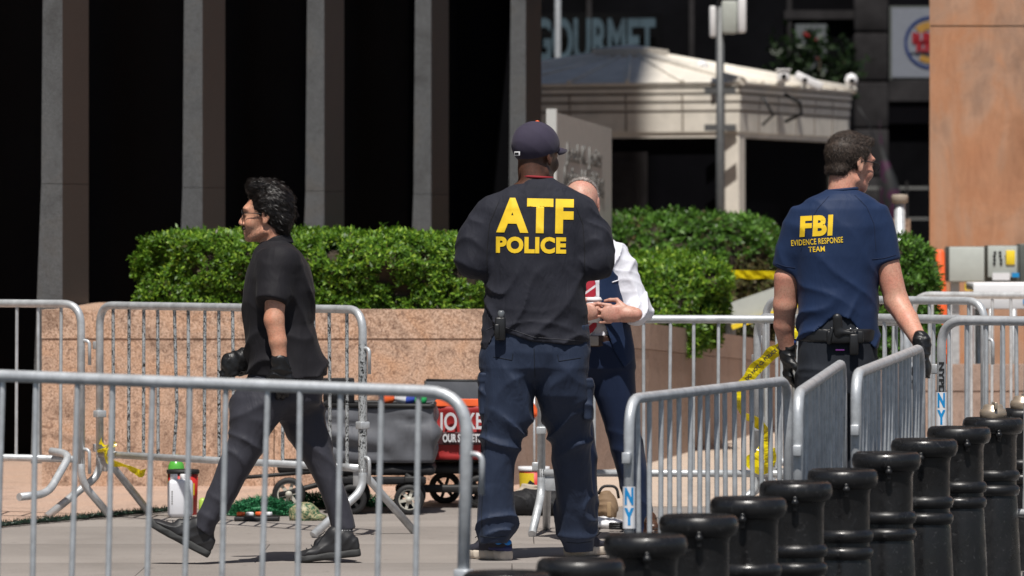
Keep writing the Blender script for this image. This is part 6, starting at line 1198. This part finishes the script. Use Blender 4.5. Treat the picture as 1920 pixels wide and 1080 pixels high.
m = MB(); m.box((.01, .005, -.015), (.15, .022, .052), bev=.008); m.box((.045, -.006, -.045), (.035, .018, .085), bev=.006); m.box((-.05, .0, -.01), (.014, .03, .07), R=Matrix.Rotation(.2, 3, 'Y'), bev=.004); m.build('holster_shell', M['holster'], hs)
gp = [cone((-.018, 0, .0), (-.022, -.006, .062), .021, .019, .01, ((0, 1, 0), .65)), cone((-.01, 0, .005), (.04, 0, .0), .014, .012, .01)]; put('pistol_grip', sdf_mesh('pistol_grip', gp, .004), M['holster'], hs, Vector((0, 0, 0)))
for dx in (.032, .058): m = MB(); m.lathe([(.001, -.002), (.005, 0), (.005, .004)], (dx, -.014, .018), 12, 'Y'); m.build('screw', M['steel'], hs)
m = MB(); m.box(G(1575, 656, -.148) - base, (.036, .004, .007), bev=.001); m.build('pocket_label', simple_cache('purple tag', (.16, .03, .2), .6), jn)
for w_, d_, n_, sd_, cu_ in ((wl, (.02, .12, -1), (1, .2, 0), 1, (.35, .4, .3)), (wr, (.18, -.1, -1), (-.9, .2, -.1), -1, (.45, .5, .4))):
    gl = hand_prims(w_, d_, n_, sd_, cu_, 1.03, 0, .031, .4, .002) + [limb(w_ + Vector((0, 0, .03)), w_ + Vector((0, 0, -.02)), [(0, .036), (1, .033)], .01)]
    put('glove', sdf_mesh('glove', gl, .0048, lambda P, d: d - .004 * folds(P, 80, (.3, .2, 1), 2.5, 20)), M['glove'], p4, base)
m = MB(); m.lathe([(.034, -.012), (.037, -.01), (.037, .01), (.034, .012)], wl + Vector((0, 0, .042)) - base, 24, caps=False); wb = m.build('watch_band', simple_cache('blue band', (.01, .09, .38), .4), p4); m = MB(); m.box(wl + Vector((-.008, -.037, .042)) - base, (.026, .008, .024), bev=.003); m.build('watch_face', M['black'], wb)
for x, dy in ((1530, 0), (1607, .12)): h_ = G(x, 1050, dy); h_.z = 0; shoe('shoe', h_, (.1, 1, 0), (0, 0, 1), .29, p4, base, gm_, gs, .03, 0)
def fclip(P):
    q = P - A(Hd.o); f, r, u = q @ A(Hd.f), q @ A(Hd.r), q @ A(Hd.u); return np.maximum(f - np.interp(u, [-.2, -.055, -.035, -.01, .03, .06, .09, .12], [-.09, -.045, -.022, .01, .03, .055, .09, .1]), -(u + .075 + f * .2))
hair('hair', [Hd.E((-.014, 0, .036), (.103, .082, .093), .01), Hd.E((.065, 0, .095), (.03, .05, .022), .02), Hd.E((-.065, 0, -.035), (.04, .058, .035), .02)], fclip, p4, base, M['hair_brown'], lambda P, N: -A(Hd.u)[None] * np.where(((P - A(Hd.o)) @ A(Hd.u))[:, None] > .07, -.3, 1.0) + A(Hd.f)[None] * .35, 12000, .014, .0008, 80, .0045, None, .30, .25, .0007)
g_ = empty('glasses'); g_.parent = p4; E_ = lambda f, r, u: Hd(f, r, u) - base
for s in (1, -1):
    m = MB(); m.tube([E_(.104, s * .068, .010), E_(.05, s * .077, .010), E_(-.005, s * .081, .008), E_(-.014, s * .080, -.004)], .002, 8); m.build('temple', M['black'], g_)
    V = [E_(.104, s * (.036 + .030 * math.cos(t)), -.004 + .018 * math.sin(t)) for t in np.linspace(0, 6.283, 24, endpoint=False)]; m = MB(); m.tube(V + [V[0]], .0015, 6, False); m.build('rim', M['black'], g_); link('lens', mesh_from('lens', V, [tuple(range(24))], False), M['lens'], g_)
